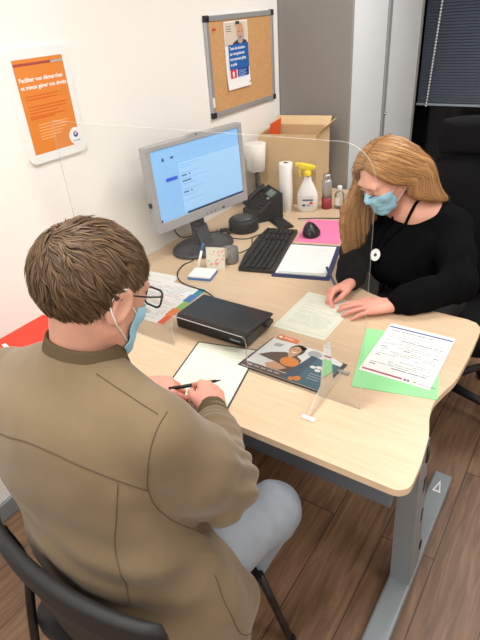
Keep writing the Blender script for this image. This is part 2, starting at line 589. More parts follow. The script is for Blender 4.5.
def desk_leg(x, front):
    c = MB()
    vs, fs = [], []
    # box column leaning slightly, with a slotted cable duct behind it
    for (zz, a, b, q) in ((0.055, 1.075, 1.185, .032), (D - .024, 1.002, 1.075, .020)):
        vs += [(x - .032, a, zz), (x + q, a, zz), (x + q, b, zz), (x - .032, b, zz)]
    fs += [(0, 1, 5, 4), (1, 2, 6, 5), (2, 3, 7, 6), (3, 0, 4, 7), (3, 2, 1, 0), (4, 5, 6, 7)]
    c.add(vs, fs, M['steel_grey'])
    for zz in (0.66, 0.52, 0.36):
        c.box((x + .0325 - (zz - .055) * .0182, 1.168 - (zz - .055) * .167, zz), (0.002, 0.012, 0.055), M['steel_dark'])
    for zz in (0.64, 0.17):
        c.box((x + .0315 - (zz - .055) * .0182, 1.178 - (zz - .055) * .167, zz), (0.008, 0.018, 0.035), M['steel_dark'], 0.002)
    c.box((x - (.05 if x > 1 else 0), 1.17, D - .045), (.05, .30, .036), M['steel_grey'], 0.003)
    lg = c.build('leg', dk)
    f = MB()
    f.box((x, (front + 1.61) / 2, 0.032), (0.072, 1.61 - front, 0.05), M['steel_grey'], 0.008, smooth=False)
    T = Matrix.Translation((x, 1.53, 0.0575))
    f.poly([(-.016, -.03), (.016, -.03), (0, .035)], 0, M['white_plastic'], T)
    f.poly([(-.008, -.022), (.008, -.022), (0, .014)], 0.0004, M['steel_grey'], T)
    f.build('foot', lg)
    for yy in (front + .06, 1.55):
        MB().lathe([(0.018, 0), (0.02, 0.004), (0.012, 0.008)], M['black'], (x, yy, 0)).build('glide', lg)


desk_leg(1.449, 0.80)
desk_leg(0.12, 0.85)
MB().box((0.785, 0.985, D - .026 - .102), (1.264, 0.03, 0.200), M['rail'], 0.003).build('rail', dk, label='blue-grey steel rail under the top')
MB().box((0.785, 1.27, D - .026 - .035), (1.28, 0.03, 0.066), M['rail'], 0.003).build('rail', dk)
MB().box((0.42, 2.78, D / 2 - .02), (0.78, 0.024, D - .06), M['steel_grey'], 0.002).build('end_panel', dk)

# ------------------------------------------------------------------ things on the wall
ws = thing('wall_sign', 'orange notice in a rounded white frame on the wall', 'sign', (0.0, 1.238, 1.464))
T = yzx()
f = MB()
f.prism(rrect(0.255, 0.362, 0.022), 0.001, 0.012, M['white_plastic'], T)
f.build('frame', ws)
p = MB()
p.rect(-0.103, -0.150, 0.103, 0.150, 0.0122, M['poster_orange'], T)
p.rect(-0.103, 0.130, 0.07, 0.138, 0.0126, M['poster_purple'], T)
p.rect(0.05, 0.130, 0.10, 0.137, 0.0127, M['paper_grey'], T)
p.text('Faciliter vos démarches', 0.0192, -0.094, 0.082, 0.0127, M['paper'], T, bold=0.0004)
p.text('et mieux gérer vos droits', 0.0186, -0.094, 0.059, 0.0127, M['paper'], T, bold=0.0004)
for i, (yy, w_) in enumerate(((0.035, .14), (.025, .13), (.002, .165), (-.008, .16), (-.018, .12), (-.03, .15), (-.036, .1))):
    p.rect(-0.085, yy, -0.085 + w_, yy + .004, 0.0126, M['poster_dim'], T)
for i in range(6):
    p.rect(-0.062, -0.058 - i * .0095, -0.062 + [.13, .125, .12, .10, .09, .06][i], -0.0545 - i * .0095, 0.0126, M['poster_pale'], T)
p.build('poster', ws)
lg = MB()
lg.disc(0.088, -0.122, 0.031, 0.031, 0.0128, M['paper'], T)
lg.prism([(0.088 + .011 * math.cos(a), -0.115 + .011 * math.sin(a)) for a in [i * PI / 10 for i in range(6, 22)]] +
         [(0.089 + .006 * math.cos(a), -0.113 + .006 * math.sin(a)) for a in [i * PI / 10 for i in range(21, 6, -1)]], 0.0131, 0.0134, M['leaf_navy'], T)
lg.disc(0.090, -0.108, 0.0036, 0.0036, 0.0133, M['leaf_red'], T, 12)
lg.disc(0.094, -0.117, 0.0045, 0.0045, 0.0133, M['leaf_navy'], T, 12)
lg.text('pôle emploi', 0.0072, 0.070, -0.139, 0.0131, M['leaf_navy'], T)
lg.build('logo', ws, label='white disc with a small navy emblem')

kb = thing('cork_board', 'cork pinboard in an aluminium frame on the wall', 'notice board', (0.0, 2.494, 1.463))
bw, bh = 0.612, 0.444
MB().prism([(-bw / 2 + .012, -bh / 2 + .012), (bw / 2 - .012, -bh / 2 + .012), (bw / 2 - .012, bh / 2 - .012), (-bw / 2 + .012, bh / 2 - .012)], 0.002, 0.011, M['cork'], T).build('cork_sheet', kb)
f = MB()
for (a, b, c_, d_) in ((-bw / 2, -bh / 2, bw / 2, -bh / 2 + .024), (-bw / 2, bh / 2 - .024, bw / 2, bh / 2), (-bw / 2, -bh / 2, -bw / 2 + .024, bh / 2), (bw / 2 - .024, -bh / 2, bw / 2, bh / 2)):
    f.box(((a + c_) / 2, (b + d_) / 2, 0.009), (c_ - a, d_ - b, 0.017), M['alu'], 0.003, T=T)
f.build('frame', kb)
for sx in (-1, 1):
    for sy in (-1, 1):
        MB().box((sx * (bw / 2 - .012), sy * (bh / 2 - .012), 0.010), (0.029, 0.029, 0.022), M['black'], 0.005, T=T).build('corner_cap', kb)
MB().rect(-bw / 2 + .004, -bh / 2 + .05, -bw / 2 + .020, -bh / 2 + .095, 0.0178, M['paper'], T).build('sticker', kb, label='small white sticker on the frame')
tag(MB().lathe([(0.002, 0), (0.006, 0.004), (0.004, 0.010), (0.006, 0.014)], M['orange_card'], T=T @ Matrix.Translation((-0.245, 0.165, 0.0112))).build('push_pin', loc=(0, 2.494, 1.463)),
    'small pin stuck alone near the top left corner of the corkboard', 'pin')

lf = thing('leaflet', 'leaflet with a bald bearded man pinned on the corkboard', 'leaflet', (0.012, 2.438, 1.502))
p = MB()
vs, fs = [], []
for j in range(13):
    v = j / 12
    for i in range(2):
        vs.append((-0.105 + .21 * i, -0.152 + .304 * v, 0.0012 + 0.016 * max(0, 0.35 - v) ** 2 * 4))
for j in range(12):
    fs.append((2 * j, 2 * j + 1, 2 * j + 3, 2 * j + 2))
p.add(vs, fs, M['paper'], T)
p.build('sheet', lf)
p = MB()
p.rect(-0.100, 0.045, 0.100, 0.146, 0.0016, M['leaf_sky'], T)
p.disc(0.035, 0.098, 0.034, 0.046, 0.0020, M['photo_skin'], T)
p.disc(0.033, 0.072, 0.026, 0.022, 0.0024, M['photo_hair'], T)
p.disc(0.034, 0.080, 0.010, 0.003, 0.0028, M['photo_brown'], T, 10)
for sx in (-1, 1):
    p.disc(0.036 + sx * .014, 0.104, 0.005, 0.003, 0.0026, M['photo_dark'], T, 10)
p.poly([(-0.05, 0.045), (0.10, 0.045), (0.085, 0.062), (0.055, 0.07), (0.01, 0.07), (-0.02, 0.062)], 0.0022, M['photo_dark'], T)
p.build('photograph', lf)
p = MB()
p.rect(-0.078, -0.062, 0.102, 0.050, 0.0028, M['leaf_blue'], T)
p.rect(-0.010, -0.112, 0.096, -0.062, 0.0030, M['leaf_navy'], T)
p.rect(-0.074, -0.108, -0.020, -0.062, 0.0032, M['leaf_red'], T)
for i, t_ in enumerate(('Tests de situation', 'sur compétences', 'recrutement grâce', 'au pôle')):
    p.text(t_, 0.0195, -0.070, 0.027 - i * .024, 0.0032, M['paper'], T, sx=0.98, bold=0.0004)
for i in range(5):
    p.rect(-0.002, -0.073 - i * .008, 0.075 - (i % 2) * .015, -0.070 - i * .008, 0.0034, M['screen_line'], T)
p.poly([(-0.052, -0.098), (-0.042, -0.098), (-0.038, -0.080), (-0.046, -0.068), (-0.058, -0.076)], 0.0036, M['paper'], T)
for i in range(3):
    p.rect(-0.09, 0.128 - i * .010, -0.045, 0.131 - i * .010, 0.0020, M['print_dark'], T)
p.disc(0.09, -0.132, 0.006, 0.006, 0.012, M['paper_grey'], T, 12)
p.build('lettering', lf)
tag(MB().lathe([(0.002, 0), (0.008, 0.003), (0.005, 0.010), (0.008, 0.015)], mat('green_pin', rgb(40, 80, 60), 0.4), T=T @ Matrix.Translation((0.0, 0.143, 0.0034))).build('push_pin', loc=(0.012, 2.438, 1.502)),
    'dark green pin holding the top of the leaflet', 'pin')

# ------------------------------------------------------------------ monitor
mon = thing('monitor', 'wide silver computer monitor with a pale blue screen on the desk', 'monitor', (0.19, 1.795, D))
mW, mH = 0.548, 0.362
yaw = 0.2
mc = Vector((0.022, -0.001, 1.078 - D))
# local: x right on the screen (seen from the front), y up, z out of the screen
zx = Vector((math.cos(yaw), -math.sin(yaw), 0.035)).normalized()
xx = Vector((math.sin(yaw), math.cos(yaw), 0.006)).normalized()
yy = zx.cross(xx).normalized()
xx = yy.cross(zx)
TM = Matrix(((xx.x, yy.x, zx.x, mc.x), (xx.y, yy.y, zx.y, mc.y), (xx.z, yy.z, zx.z, mc.z), (0, 0, 0, 1)))
b = MB()
b.prism(rrect(mW, mH, 0.006), -0.035, -0.002, M['silver'], TM)
b.prism(rrect(mW - .16, mH - .12, 0.02), -0.06, -0.035, M['dark_grey'], TM)
sw, sh, so = 0.500, 0.300, 0.012     # screen opening, raised a little above the centre
for (cx, cy, w_, h_) in ((0, mH / 2 - (mH / 2 - so - sh / 2) / 2, mW, mH / 2 - so - sh / 2), (0, -(mH / 2 + so - sh / 2) / 2 - (sh / 2 - so) / 2 - 0.0, mW, mH / 2 + so - sh / 2)):
    pass
ty0, ty1 = so - sh / 2, so + sh / 2
b.box((0, (ty1 + mH / 2) / 2, 0), (mW, mH / 2 - ty1, 0.008), M['silver'], 0.002, T=TM)
b.box((0, (ty0 - mH / 2) / 2, 0), (mW, ty0 + mH / 2, 0.008), M['silver'], 0.002, T=TM)
for s_ in (-1, 1):
    b.box((s_ * (sw / 2 + mW / 2) / 2, so, 0), (mW / 2 - sw / 2, sh, 0.008), M['silver'], 0.002, T=TM)
b.build('bezel', mon)
s = MB()
s.rect(-sw / 2, ty0, sw / 2, ty1, -0.0015, M['screen_bg'], TM)
s.rect(-0.115, ty0 + .012, sw / 2, ty1 - .075, -0.0010, M['screen_panel'], TM)
s.rect(-sw / 2, ty1 - .062, sw / 2, ty1 - .0605, -0.0010, M['screen_panel'], TM)
s.rect(-0.10, ty0, sw / 2, ty0 + .009, -0.0006, M['screen_bar'], TM)
s.rect(-sw / 2, ty0, -sw / 2 + .010, ty0 + .012, -0.0006, M['screen_bar'], TM)
s.rect(-0.190, so + .012, -0.128, so + .027, -0.0008, M['screen_blue'], TM)
s.disc(-0.190, ty1 - .045, .006, .008, -0.0008, M['screen_dark'], TM, 12)
s.rect(-0.150, ty1 - .048, -0.135, ty1 - .040, -0.0008, M['screen_dark'], TM)
for i in range(7):
    s.rect(-0.05 + i * .038, ty1 - .030, -0.030 + i * .038, ty1 - .026, -0.0008, M['screen_line'], TM)
    s.rect(-0.19, so - .004 - i * .014, -0.145 + (i % 3) * .008, so - .001 - i * .014, -0.0008, M['screen_line'], TM)
for i in range(7):
    yv = ty1 - .098 - i * .024
    s.rect(-0.105, yv, -0.04 + (i * 37 % 5) * .02, yv + .003, -0.0006, M['screen_line'], TM)
    if i in (1, 2, 4):
        s.rect(-0.105, yv - .012, -0.088 + (i % 3) * .012, yv - .007, -0.0006, M['screen_dark'], TM)
        s.disc(-0.06, yv - .009, .004, .004, -0.0006, M['screen_dark'], TM, 10)
s.rect(-0.10, ty1 - .088, 0.0, ty1 - .085, -0.0006, M['screen_line'], TM)
s.build('screen', mon, label='glowing pale blue screen with a web page')
w_ = MB()
w_.prism([(-.055, mH / 2 - .002), (.055, mH / 2 - .002), (.035, mH / 2 + .009), (-.035, mH / 2 + .009)], -0.02, 0.004, M['silver'], TM)
w_.disc(0, mH / 2 + .002, .004, .004, 0.0042, M['black'], TM, 14)
w_.build('webcam', mon)
for i, xk in enumerate((0.005, 0.03, 0.055)):
    MB().disc(xk, -mH / 2 + .012, .0035, .0035, 0.0043, M['dark_grey'], TM, 10).build('button', mon)
MB().rect(0.10, -mH / 2 + .008, 0.118, -mH / 2 + .016, 0.0043, M['dark_grey'], TM).build('power_button', mon)
k = MB()
k.box((-mW / 2 - .004, -0.055, -0.02), (0.010, 0.02, 0.016), M['black'], 0.003, T=TM)
k.build('side_knob', mon)
ft = MB()
Tb = Matrix.Translation((0.0, -0.01, 0)) @ Matrix.Rotation(yaw * -1, 4, 'Z') @ Matrix.Diagonal((0.88, 1.16, 1, 1))
ft.lathe([(0.13, 0), (0.14, 0.004), (0.138, 0.014), (0.10, 0.02), (0.03, 0.022)], M['dark_grey'], n=40, T=Tb)
ft.build('foot', mon)
MB().box((-0.035, 0.0, 0.15), (0.022, 0.075, 0.28), M['dark_grey'], 0.006, rot=Euler((0, math.radians(-9), -yaw))).box((0.0, 0.0, 0.058), (0.02, 0.072, 0.105), M['dark_grey'], 0.005, rot=Euler((0, math.radians(-24), -yaw))).build('stand', mon)

# ------------------------------------------------------------------ things at the back of the desk
rb = thing('conference_speaker', 'round black puck with a domed top beside the monitor', 'speaker', (0.245, 2.055, D))
MB().lathe([(0.070, 0), (0.076, 0.006), (0.076, 0.050), (0.070, 0.060), (0.0, 0.060)], M['black_soft'], n=36).build('body', rb)
MB().lathe([(0.052, 0.060), (0.050, 0.066), (0.030, 0.076), (0.0, 0.078)], M['dark_grey'], n=30).build('dome', rb)
plug = tag(MB().tube(smoothpts([(0.16, 1.965, D + .012), (0.19, 1.98, D + .016), (0.215, 1.965, D + .012)], 5), [.010] * 10 + [.013], M['black_soft']).build('cable_plug'), 'black plug lying between the monitor foot and the round speaker', 'plug')

ph = thing('desk_telephone', 'black office telephone with a small display', 'telephone', (0.235, 2.270, D), -0.62)
Tp = Matrix.Translation((0, 0, 0.075)) @ Matrix.Rotation(math.radians(38), 4, 'X')
b = MB()
# wedge body
bw_, y0, y1 = 0.185, -0.085, 0.07
vs = [(-bw_ / 2, y0, 0), (bw_ / 2, y0, 0), (bw_ / 2, y1, 0), (-bw_ / 2, y1, 0), (-bw_ / 2, y0, 0.028), (bw_ / 2, y0, 0.028), (bw_ / 2, y1, 0.135), (-bw_ / 2, y1, 0.135)]
b.add(vs, [(3, 2, 1, 0), (4, 5, 6, 7), (0, 1, 5, 4), (1, 2, 6, 5), (2, 3, 7, 6), (3, 0, 4, 7)], M['black_soft'])
bd = b.build('body', ph)
sl = math.atan2(0.107, 0.155)
Tf = Matrix.Translation((0, (y0 + y1) / 2, 0.0815)) @ Matrix.Rotation(sl, 4, 'X')
MB().box((0.02, 0.060, 0.004), (0.085, 0.048, 0.010), M['dark_grey'], 0.003, T=Tf).rect(-0.014, 0.042, 0.054, 0.078, 0.0095, M['screen_lcd'], Tf).build('display', ph)
kp = MB()
for i in range(3):
    for j in range(4):
        kp.box((0.0 + i * .021, 0.015 - j * .019, 0.003), (0.015, 0.012, 0.006), M['key'], 0.002, T=Tf)
for j in range(5):
    kp.box((0.076, 0.015 - j * .017, 0.003), (0.020, 0.010, 0.006), M['dark_grey'], 0.002, T=Tf)
kp.rect(0.012, 0.024, 0.040, 0.036, 0.002, M['paper_grey'], Tf)
kp.build('keypad', ph)
hs = MB()
hs.tube(smoothpts([(-0.066, -0.075, 0.018), (-0.066, -0.045, 0.028), (-0.066, 0.035, 0.028), (-0.066, 0.065, 0.018)], 6), [.020] * 4 + [.015] * 12 + [.020] * 3, M['black'], T=Tf, n=14)
hs.build('handset', ph)
tr = thing('black_tray', 'flat black pad on the desk in front of the telephone', 'pad', (0.375, 2.20, D), -0.62)
MB().box((0, 0, 0.006), (0.17, 0.075, 0.012), M['black'], 0.004).build('base', tr)
MB().box((0.0, 0.0, 0.0135), (0.150, 0.055, 0.003), M['black_soft'], 0.001).build('cover', tr)

lp = thing('desk_lamp', 'small lamp with a white tapered shade behind the telephone', 'lamp', (0.125, 2.385, D))
MB().lathe([(0.055, 0), (0.058, 0.006), (0.05, 0.014), (0.01, 0.02)], M['dark_grey']).build('base', lp)
MB().tube([(0, 0, 0.015), (0, 0, 0.22)], 0.008, M['dark_grey']).build('stem', lp)
MB().lathe([(0.046, 0.205), (0.049, 0.207), (0.058, 0.345), (0.054, 0.347), (0.0, 0.344)], M['white_shade'], n=32).lathe([(0.0495, 0.203), (0.0495, 0.210)], M['alu'], n=32).build('lamp_shade', lp)

bx = thing('cardboard_box', 'open brown cardboard box standing at the far end of the desk', 'box', (0.098, 2.465, D), 0.17)
w0, d0, h0 = 0.325, 0.26, 0.375
wl = MB()
th = 0.005
wl.box((w0 / 2, th / 2, h0 / 2), (w0, th, h0), M['cardboard'])
wl.box((w0 / 2, d0 - th / 2, h0 / 2), (w0, th, h0), M['cardboard'])
wl.box((th / 2, d0 / 2, h0 / 2), (th, d0 - 2 * th, h0), M['cardboard'])
wl.box((w0 - th / 2, d0 / 2, h0 / 2), (th, d0 - 2 * th, h0), M['cardboard'])
wl.box((w0 / 2, d0 / 2, th / 2), (w0, d0, th), M['cardboard_in'])
wl.build('carton', bx)


def flap(c, sz, rot, nm='flap'):
    MB().box(c, sz, M['cardboard'], 0.001, rot=Euler(rot)).build(nm, bx)


flap((w0 / 2, d0 + .022, h0 + .020), (w0, 0.004, 0.06), (math.radians(-48), 0, 0))
flap((w0 + .018, d0 / 2, h0 + .018), (0.004, d0, 0.055), (0, math.radians(42), 0))
tag(MB().box((0, 0, 0), (0.004, 0.17, 0.31), M['orange_card'], 0.001, rot=Euler((0, math.radians(6), 0))).build('folder', loc=(0.115, 2.60, D + .265), rz=0.17), 'orange folder standing inside the cardboard box', 'folder')

tag(MB().lathe([(0.035, 0), (0.036, 0.002), (0.036, 0.252), (0.034, 0.255), (0.013, 0.255), (0.012, 0.252)], M['paper'], n=32).lathe([(0.013, 0.2555), (0.012, 0.2565)], M['dark_grey'], n=20).build('paper_roll', loc=(0.300, 2.402, D)),
    'tall white paper roll standing on end before the cardboard box', 'roll')

sp = thing('spray_bottle', 'white cleaning spray bottle with a yellow trigger head', 'spray bottle', (0.412, 2.435, D), 0.45)
b = MB()
prof = [(0.036, 0), (0.041, 0.004), (0.042, 0.06), (0.040, 0.085), (0.030, 0.115), (0.017, 0.145), (0.0135, 0.165), (0.0135, 0.178)]
b.lathe(prof, M['white_plastic'], n=36, T=Matrix.Diagonal((1.18, 0.72, 1, 1)))
b.build('bottle', sp)
lb = MB()
lb.box((0.0, -0.0305, 0.052), (0.058, 0.002, 0.058), M['photo_white'], 0.0008)
Tl = Matrix.Translation((0, -0.0318, 0.052)) @ Matrix.Rotation(PI / 2, 4, 'X')
lb.rect(-0.024, 0.004, 0.026, 0.012, 0.0, M['teal'], Tl)
lb.disc(0.018, -0.006, 0.008, 0.006, 0.0, M['leaf_red'], Tl, 14)
lb.rect(-0.024, -0.022, -0.010, -0.012, 0.0, M['leaf_navy'], Tl)
for i in range(3):
    lb.rect(-0.004, -0.014 - i * .004, 0.014, -0.0125 - i * .004, 0.0, M['print_dark'], Tl)
lb.build('label_patch', sp)
hd = MB()
hd.lathe([(0.017, 0.168), (0.018, 0.172), (0.018, 0.190), (0.012, 0.196)], M['yellow'], n=24)
hd.box((-0.008, 0, 0.210), (0.062, 0.024, 0.030), M['yellow'], 0.007, rot=Euler((0, math.radians(14), 0)))
hd.box((-0.046, 0, 0.222), (0.022, 0.016, 0.016), M['yellow'], 0.004)
hd.box((0.026, 0, 0.206), (0.016, 0.022, 0.022), M['yellow'], 0.005, rot=Euler((0, math.radians(40), 0)))
hdo = hd.build('spray_head', sp, label='yellow spray head')
MB().tube(smoothpts([(-0.030, 0, 0.204), (-0.036, 0, 0.188), (-0.032, 0, 0.165)], 5), [.006] * 6 + [.005] * 5, M['yellow'], n=8).build('trigger', hdo)

Z_SP = sp
sp.scale = (1.12, 1.12, 1.12)
fl = thing('flask', 'slim flask with a dark red lower half beside the spray bottle', 'flask', (0.492, 2.505, D))
MB().lathe([(0.026, 0), (0.028, 0.003), (0.028, 0.062)], M['maroon'], n=28).build('base_sleeve', fl, label='dark red lower half')
MB().lathe([(0.0265, 0.062), (0.0265, 0.150), (0.020, 0.160)], M['alu'], n=28).build('body', fl)
MB().lathe([(0.020, 0.160), (0.021, 0.162), (0.021, 0.185), (0.018, 0.188)], M['chrome'], n=28).build('cap', fl)
sz = thing('sanitizer_bottle', 'small clear hand gel bottle next to the red flask', 'bottle', (0.553, 2.535, D))
MB().lathe([(0.024, 0), (0.026, 0.003), (0.026, 0.075), (0.018, 0.088), (0.010, 0.093)], M['glass_bottle'], n=24).build('body', sz)
MB().lathe([(0.013, 0.092), (0.013, 0.118), (0.010, 0.122)], M['white_plastic'], n=20).build('cap', sz)
MB().box((0, -0.0265, 0.042), (0.026, 0.001, 0.04), M['paper']).build('sticker', sz)
tag(MB().box((0, 0, 0.025), (0.05, 0.035, 0.05), M['white_plastic'], 0.004).build('small_carton', loc=(0.60, 2.60, D), rz=.3), 'tiny white carton behind the hand gel bottle', 'carton')

# ------------------------------------------------------------------ keyboard, mouse, papers on the far side
kbd = thing('keyboard', 'black computer keyboard lying on the desk', 'keyboard', (0.492, 1.882, D), 0.27 + PI / 2)
b = MB()
b.prism([(-.232, -.085), (-.222, -.090), (.222, -.090), (.232, -.085), (.232, .068), (.10, .085), (-.10, .085), (-.232, .068)], 0.0, 0.016, M['black'])
b.build('case', kbd)
ks = MB()
for j in range(6):
    yk = 0.058 - j * .0235 - (0.004 if j else 0)
    x = -0.222
    while x < 0.215:
        wk = 0.0185
        if j == 5 and -0.13 < x < -0.12:
            wk = 0.11
        if not (0.062 < x < 0.068 or 0.139 < x < 0.146):
            ks.box((x + wk / 2, yk, 0.0195), (wk - .0025, 0.0175 if j else .013, 0.007), M['key'], 0.0018, seg=1)
        x += wk + 0.0008
ks.build('keys', kbd)
MB().rect(0.15, 0.070, 0.155, 0.0715, 0.0161, M['stripe_green']).rect(0.17, 0.070, 0.175, 0.0715, 0.0161, M['stripe_green']).build('indicator_lights', kbd)

pk = tag(MB().box((0, 0, 0.0006), (0.21, 0.297, 0.0012), M['pink']).build('pink_sheet', loc=(0.618, 2.195, D), rz=0.27), 'bright pink sheet of paper on the desk behind the clipboard', 'paper')

ms = thing('mouse', 'black upright computer mouse on the pink sheet', 'mouse', (0.590, 2.130, D + .0012), 0.3)
b2 = bmesh.new()
bmesh.ops.create_uvsphere(b2, u_segments=28, v_segments=18, radius=1)
for v in b2.verts:
    z_ = max(v.co.z, -0.25)
    tw = 1.0 - 0.30 * max(z_, 0)
    v.co = Vector((v.co.x * .043 * tw - .010 * max(z_, 0), v.co.y * .056 * tw, (z_ + .25) * .052))
mb_ = MB()
mb_.addbm(b2, M['black'], None, True)
b2.free()
mb_.build('shell', ms)
MB().tube(smoothpts([(-.036, -.020, .030), (-.030, -.040, .034), (-.008, -.050, .036), (0.014, -.046, .034)], 5), .0022, M['dark_grey'], n=6).build('side_groove', ms)
MB().box((0.004, -0.0475, .044), (0.012, 0.010, 0.007), M['dark_grey'], 0.002, rot=Euler((math.radians(40), 0, 0))).build('wheel', ms)

cf = thing('clipboard', 'navy clipboard folder holding a white pad beside the keyboard', 'clipboard', (0.710, 1.857, D), 0.28)
MB().prism(rrect(0.245, 0.345, 0.006), 0, 0.004, M['navy']).build('backing', cf)
pp = MB()
pp.prism(rrect(0.212, 0.300, 0.002, cx=-0.004, cy=0.004), 0.0041, 0.0075, M['paper'])
for i in range(10):
    pp.rect(-0.085, 0.115 - i * .022, 0.075 - (i % 3) * .02, 0.1165 - i * .022, 0.0076, M['print_lines'])
pp.build('pad', cf)
MB().prism([(-.10, -.160), (.095, -.160), (.112, -.145), (.112, -.085), (.10, -.085), (.092, -.118), (.07, -.128), (-.10, -.132)], 0.0078, 0.010, M['sleeve']).build('pocket', cf, label='clear pocket strip along the lower edge')


def sheet(name, label, cat, loc, rz, size, m, fill=None, par=None, t=0.0006, group=None):
    o = thing(name, label, cat, loc, rz, group)
    b = MB()
    b.box((0, 0, t / 2), (size[0], size[1], t), m)
    b.build('page', o)
    if fill:
        p = MB()
        fill(p, t)
        p.build('printing', o)
    return o


def form_lines(w_, h_, n, m, seed, title=None):
    def f(p, t):
        rr = random.Random(seed)
        for i in range(n):
            y = h_ / 2 - .03 - i * (h_ - .06) / n
            x = -w_ / 2 + .016
            while x < w_ / 2 - .03:
                L = min(rr.uniform(.02, .07), w_ / 2 - .014 - x)
                if rr.random() < .8:
                    p.rect(x, y, x + L, y + .0018, t, m)
                x += L + .006
    return f


def frame_form(seed):
    g = form_lines(.18, .25, 26, M['print_lines'], seed)

    def f(p, t):
        for (a, b_, c_, d_) in ((-.092, .122, .092, .1232), (-.092, -.1232, .092, -.122), (-.092, -.122, -.0908, .122), (.0908, -.122, .092, .122)):
            p.rect(a, b_, c_, d_, t, M['print_lines'])
        g(p, t)
    return f


sheet('form', 'pale form under the hands of the woman in black', 'form', (0.943, 1.466, D), 0.01, (0.200, 0.283), M['paper_cream'], frame_form(3))
fm = thing('form', 'pale form in a dark-rimmed clear sleeve under the hands of the man in brown', 'form', (0.812, 1.000, D), 0.25)
MB().box((0, 0, 0.0004), (0.222, 0.305, 0.0008), M['photo_dark']).build('backing_sheet', fm)
MB().box((0, 0, 0.0012), (0.210, 0.293, 0.0007), M['paper_cream']).build('page', fm)
p = MB()
frame_form(5)(p, 0.0016)
p.build('printing', fm)

tag(MB().prism(rrect(0.240, 0.325, 0.004), 0, 0.0022, M['green']).build('green_folder', loc=(1.295, 1.330, D), rz=0.245), 'mint green card folder near the right end of the desk', 'folder')


def letter(p, t):
    W2, H2 = .1075, .1485
    p.rect(-W2 + .004, H2 - .024, W2 - .004, H2 - .017, t, M['print_blue'])
    for i in range(5):
        p.rect(-.085 + i * .034, H2 - .012, -.065 + i * .034, H2 - .010, t, M['print_lines'])
    rr = random.Random(11)
    for i in range(21):
        y = H2 - .040 - i * .0105
        x = -.092 + (0.05 if i % 4 == 1 else 0)
        while x < .085:
            L = rr.uniform(.012, .05)
            L = min(L, .09 - x)
            if rr.random() < .68:
                p.rect(x, y, x + L, y + .0032, t, M['print_dark'] if i % 5 == 0 else M['paper_grey'])
            x += L + .004
    p.rect(-W2 + .006, -H2 + .010, W2 - .085, -H2 + .017, t, M['print_red'])
    p.rect(.028, -H2 + .009, .044, -H2 + .018, t, M['leaf_navy'])
    p.disc(.036, -H2 + .0135, .003, .003, t + .0003, M['yellow'], n=10)
    p.disc(.060, -H2 + .014, .006, .004, t, M['stripe_green'], n=12)
    p.text('pôle emploi', .010, .072, -H2 + .010, t, M['print_dark'])


sheet('letter', 'white printed letter with a blue heading bar on the green folder', 'paper', (1.311, 1.378, D + .0022), 0.01, (0.215, 0.297), M['paper'], letter, t=0.0012)

# printed sheets with a rainbow border behind the scanner
sheet('printed_sheet', 'plain printed sheet partly under the rainbow-edged one', 'paper', (0.20, 1.325, D), 0.10, (0.21, 0.297), M['paper'], form_lines(.21, .297, 20, M['print_lines'], 8))


def rainbow(p, t):
    cols = [M['orange_card'], M['stripe_orange'], M['stripe_green'], M['stripe_blue'], M['stripe_teal']]
    for i, m_ in enumerate(cols):
        y0_ = -.145 + i * .058
        p.poly([(.118 - (.008 if i % 2 else 0), y0_), (.147, y0_), (.147, y0_ + .058), (.118 - (.008 if i % 2 else 0), y0_ + .058)], t, m_)
    form_lines(.235, .29, 24, M['paper_grey'], 9)(lambda: 0, t) if False else None
    rr = random.Random(4)
    for i in range(22):
        y = .12 - i * .0115
        x = -.13
        while x < .09:
            L = min(rr.uniform(.02, .06), .10 - x)
            if rr.random() < .75:
                p.rect(x, y, x + L, y + .002, t, M['stripe_orange'] if rr.random() < .06 else M['paper_grey'])
            x += L + .006


sheet('printed_sheet', 'printed sheet with a rainbow border behind the black scanner', 'paper', (0.328, 1.283, D + .0012), 0.06, (0.295, 0.294), M['paper'], rainbow)

# scanner
sc = thing('document_scanner', 'flat black document scanner near the middle of the desk', 'scanner', (0.690, 1.242, D + .0022))
b = MB()
b.prism(rrect(0.304, 0.168, 0.012), 0.004, 0.040, M['black'])
b.build('body', sc)
l_ = MB()
vs = [(-.148, -.082, .041), (.148, -.082, .041), (.155, .094, .041), (-.155, .094, .041), (-.146, -.074, .055), (.146, -.074, .055), (.150, .088, .050), (-.150, .088, .050)]
l_.add(vs, [(3, 2, 1, 0), (4, 5, 6, 7), (0, 1, 5, 4), (1, 2, 6, 5), (2, 3, 7, 6), (3, 0, 4, 7)], M['black'])
lo_ = l_.build('lid', sc)
bm_ = lo_.modifiers.new('b', 'BEVEL')
bm_.width = .003
bm_.segments = 2
MB().box((0.155, 0.05, 0.030), (0.02, 0.045, 0.016), M['black_soft'], 0.003).build('side_latch', sc)
Ts = Matrix.Translation((0, -0.0842, 0.022)) @ Matrix.Rotation(PI / 2, 4, 'X')
MB().rect(0.085, -.004, 0.128, .0005, 0, M['paper_grey'], Ts).build('badge', sc)
MB().box((0, -0.0835, 0.0405), (0.29, 0.003, 0.003), M['dark_grey'], 0.001).build('lid_gap', sc)
for sx in (-1, 1):
    for sy in (-1, 1):
        MB().lathe([(0.008, 0), (0.008, 0.005)], M['black_soft'], (sx * .13, sy * .06, -0.0012), 12).build('rubber_foot', sc)

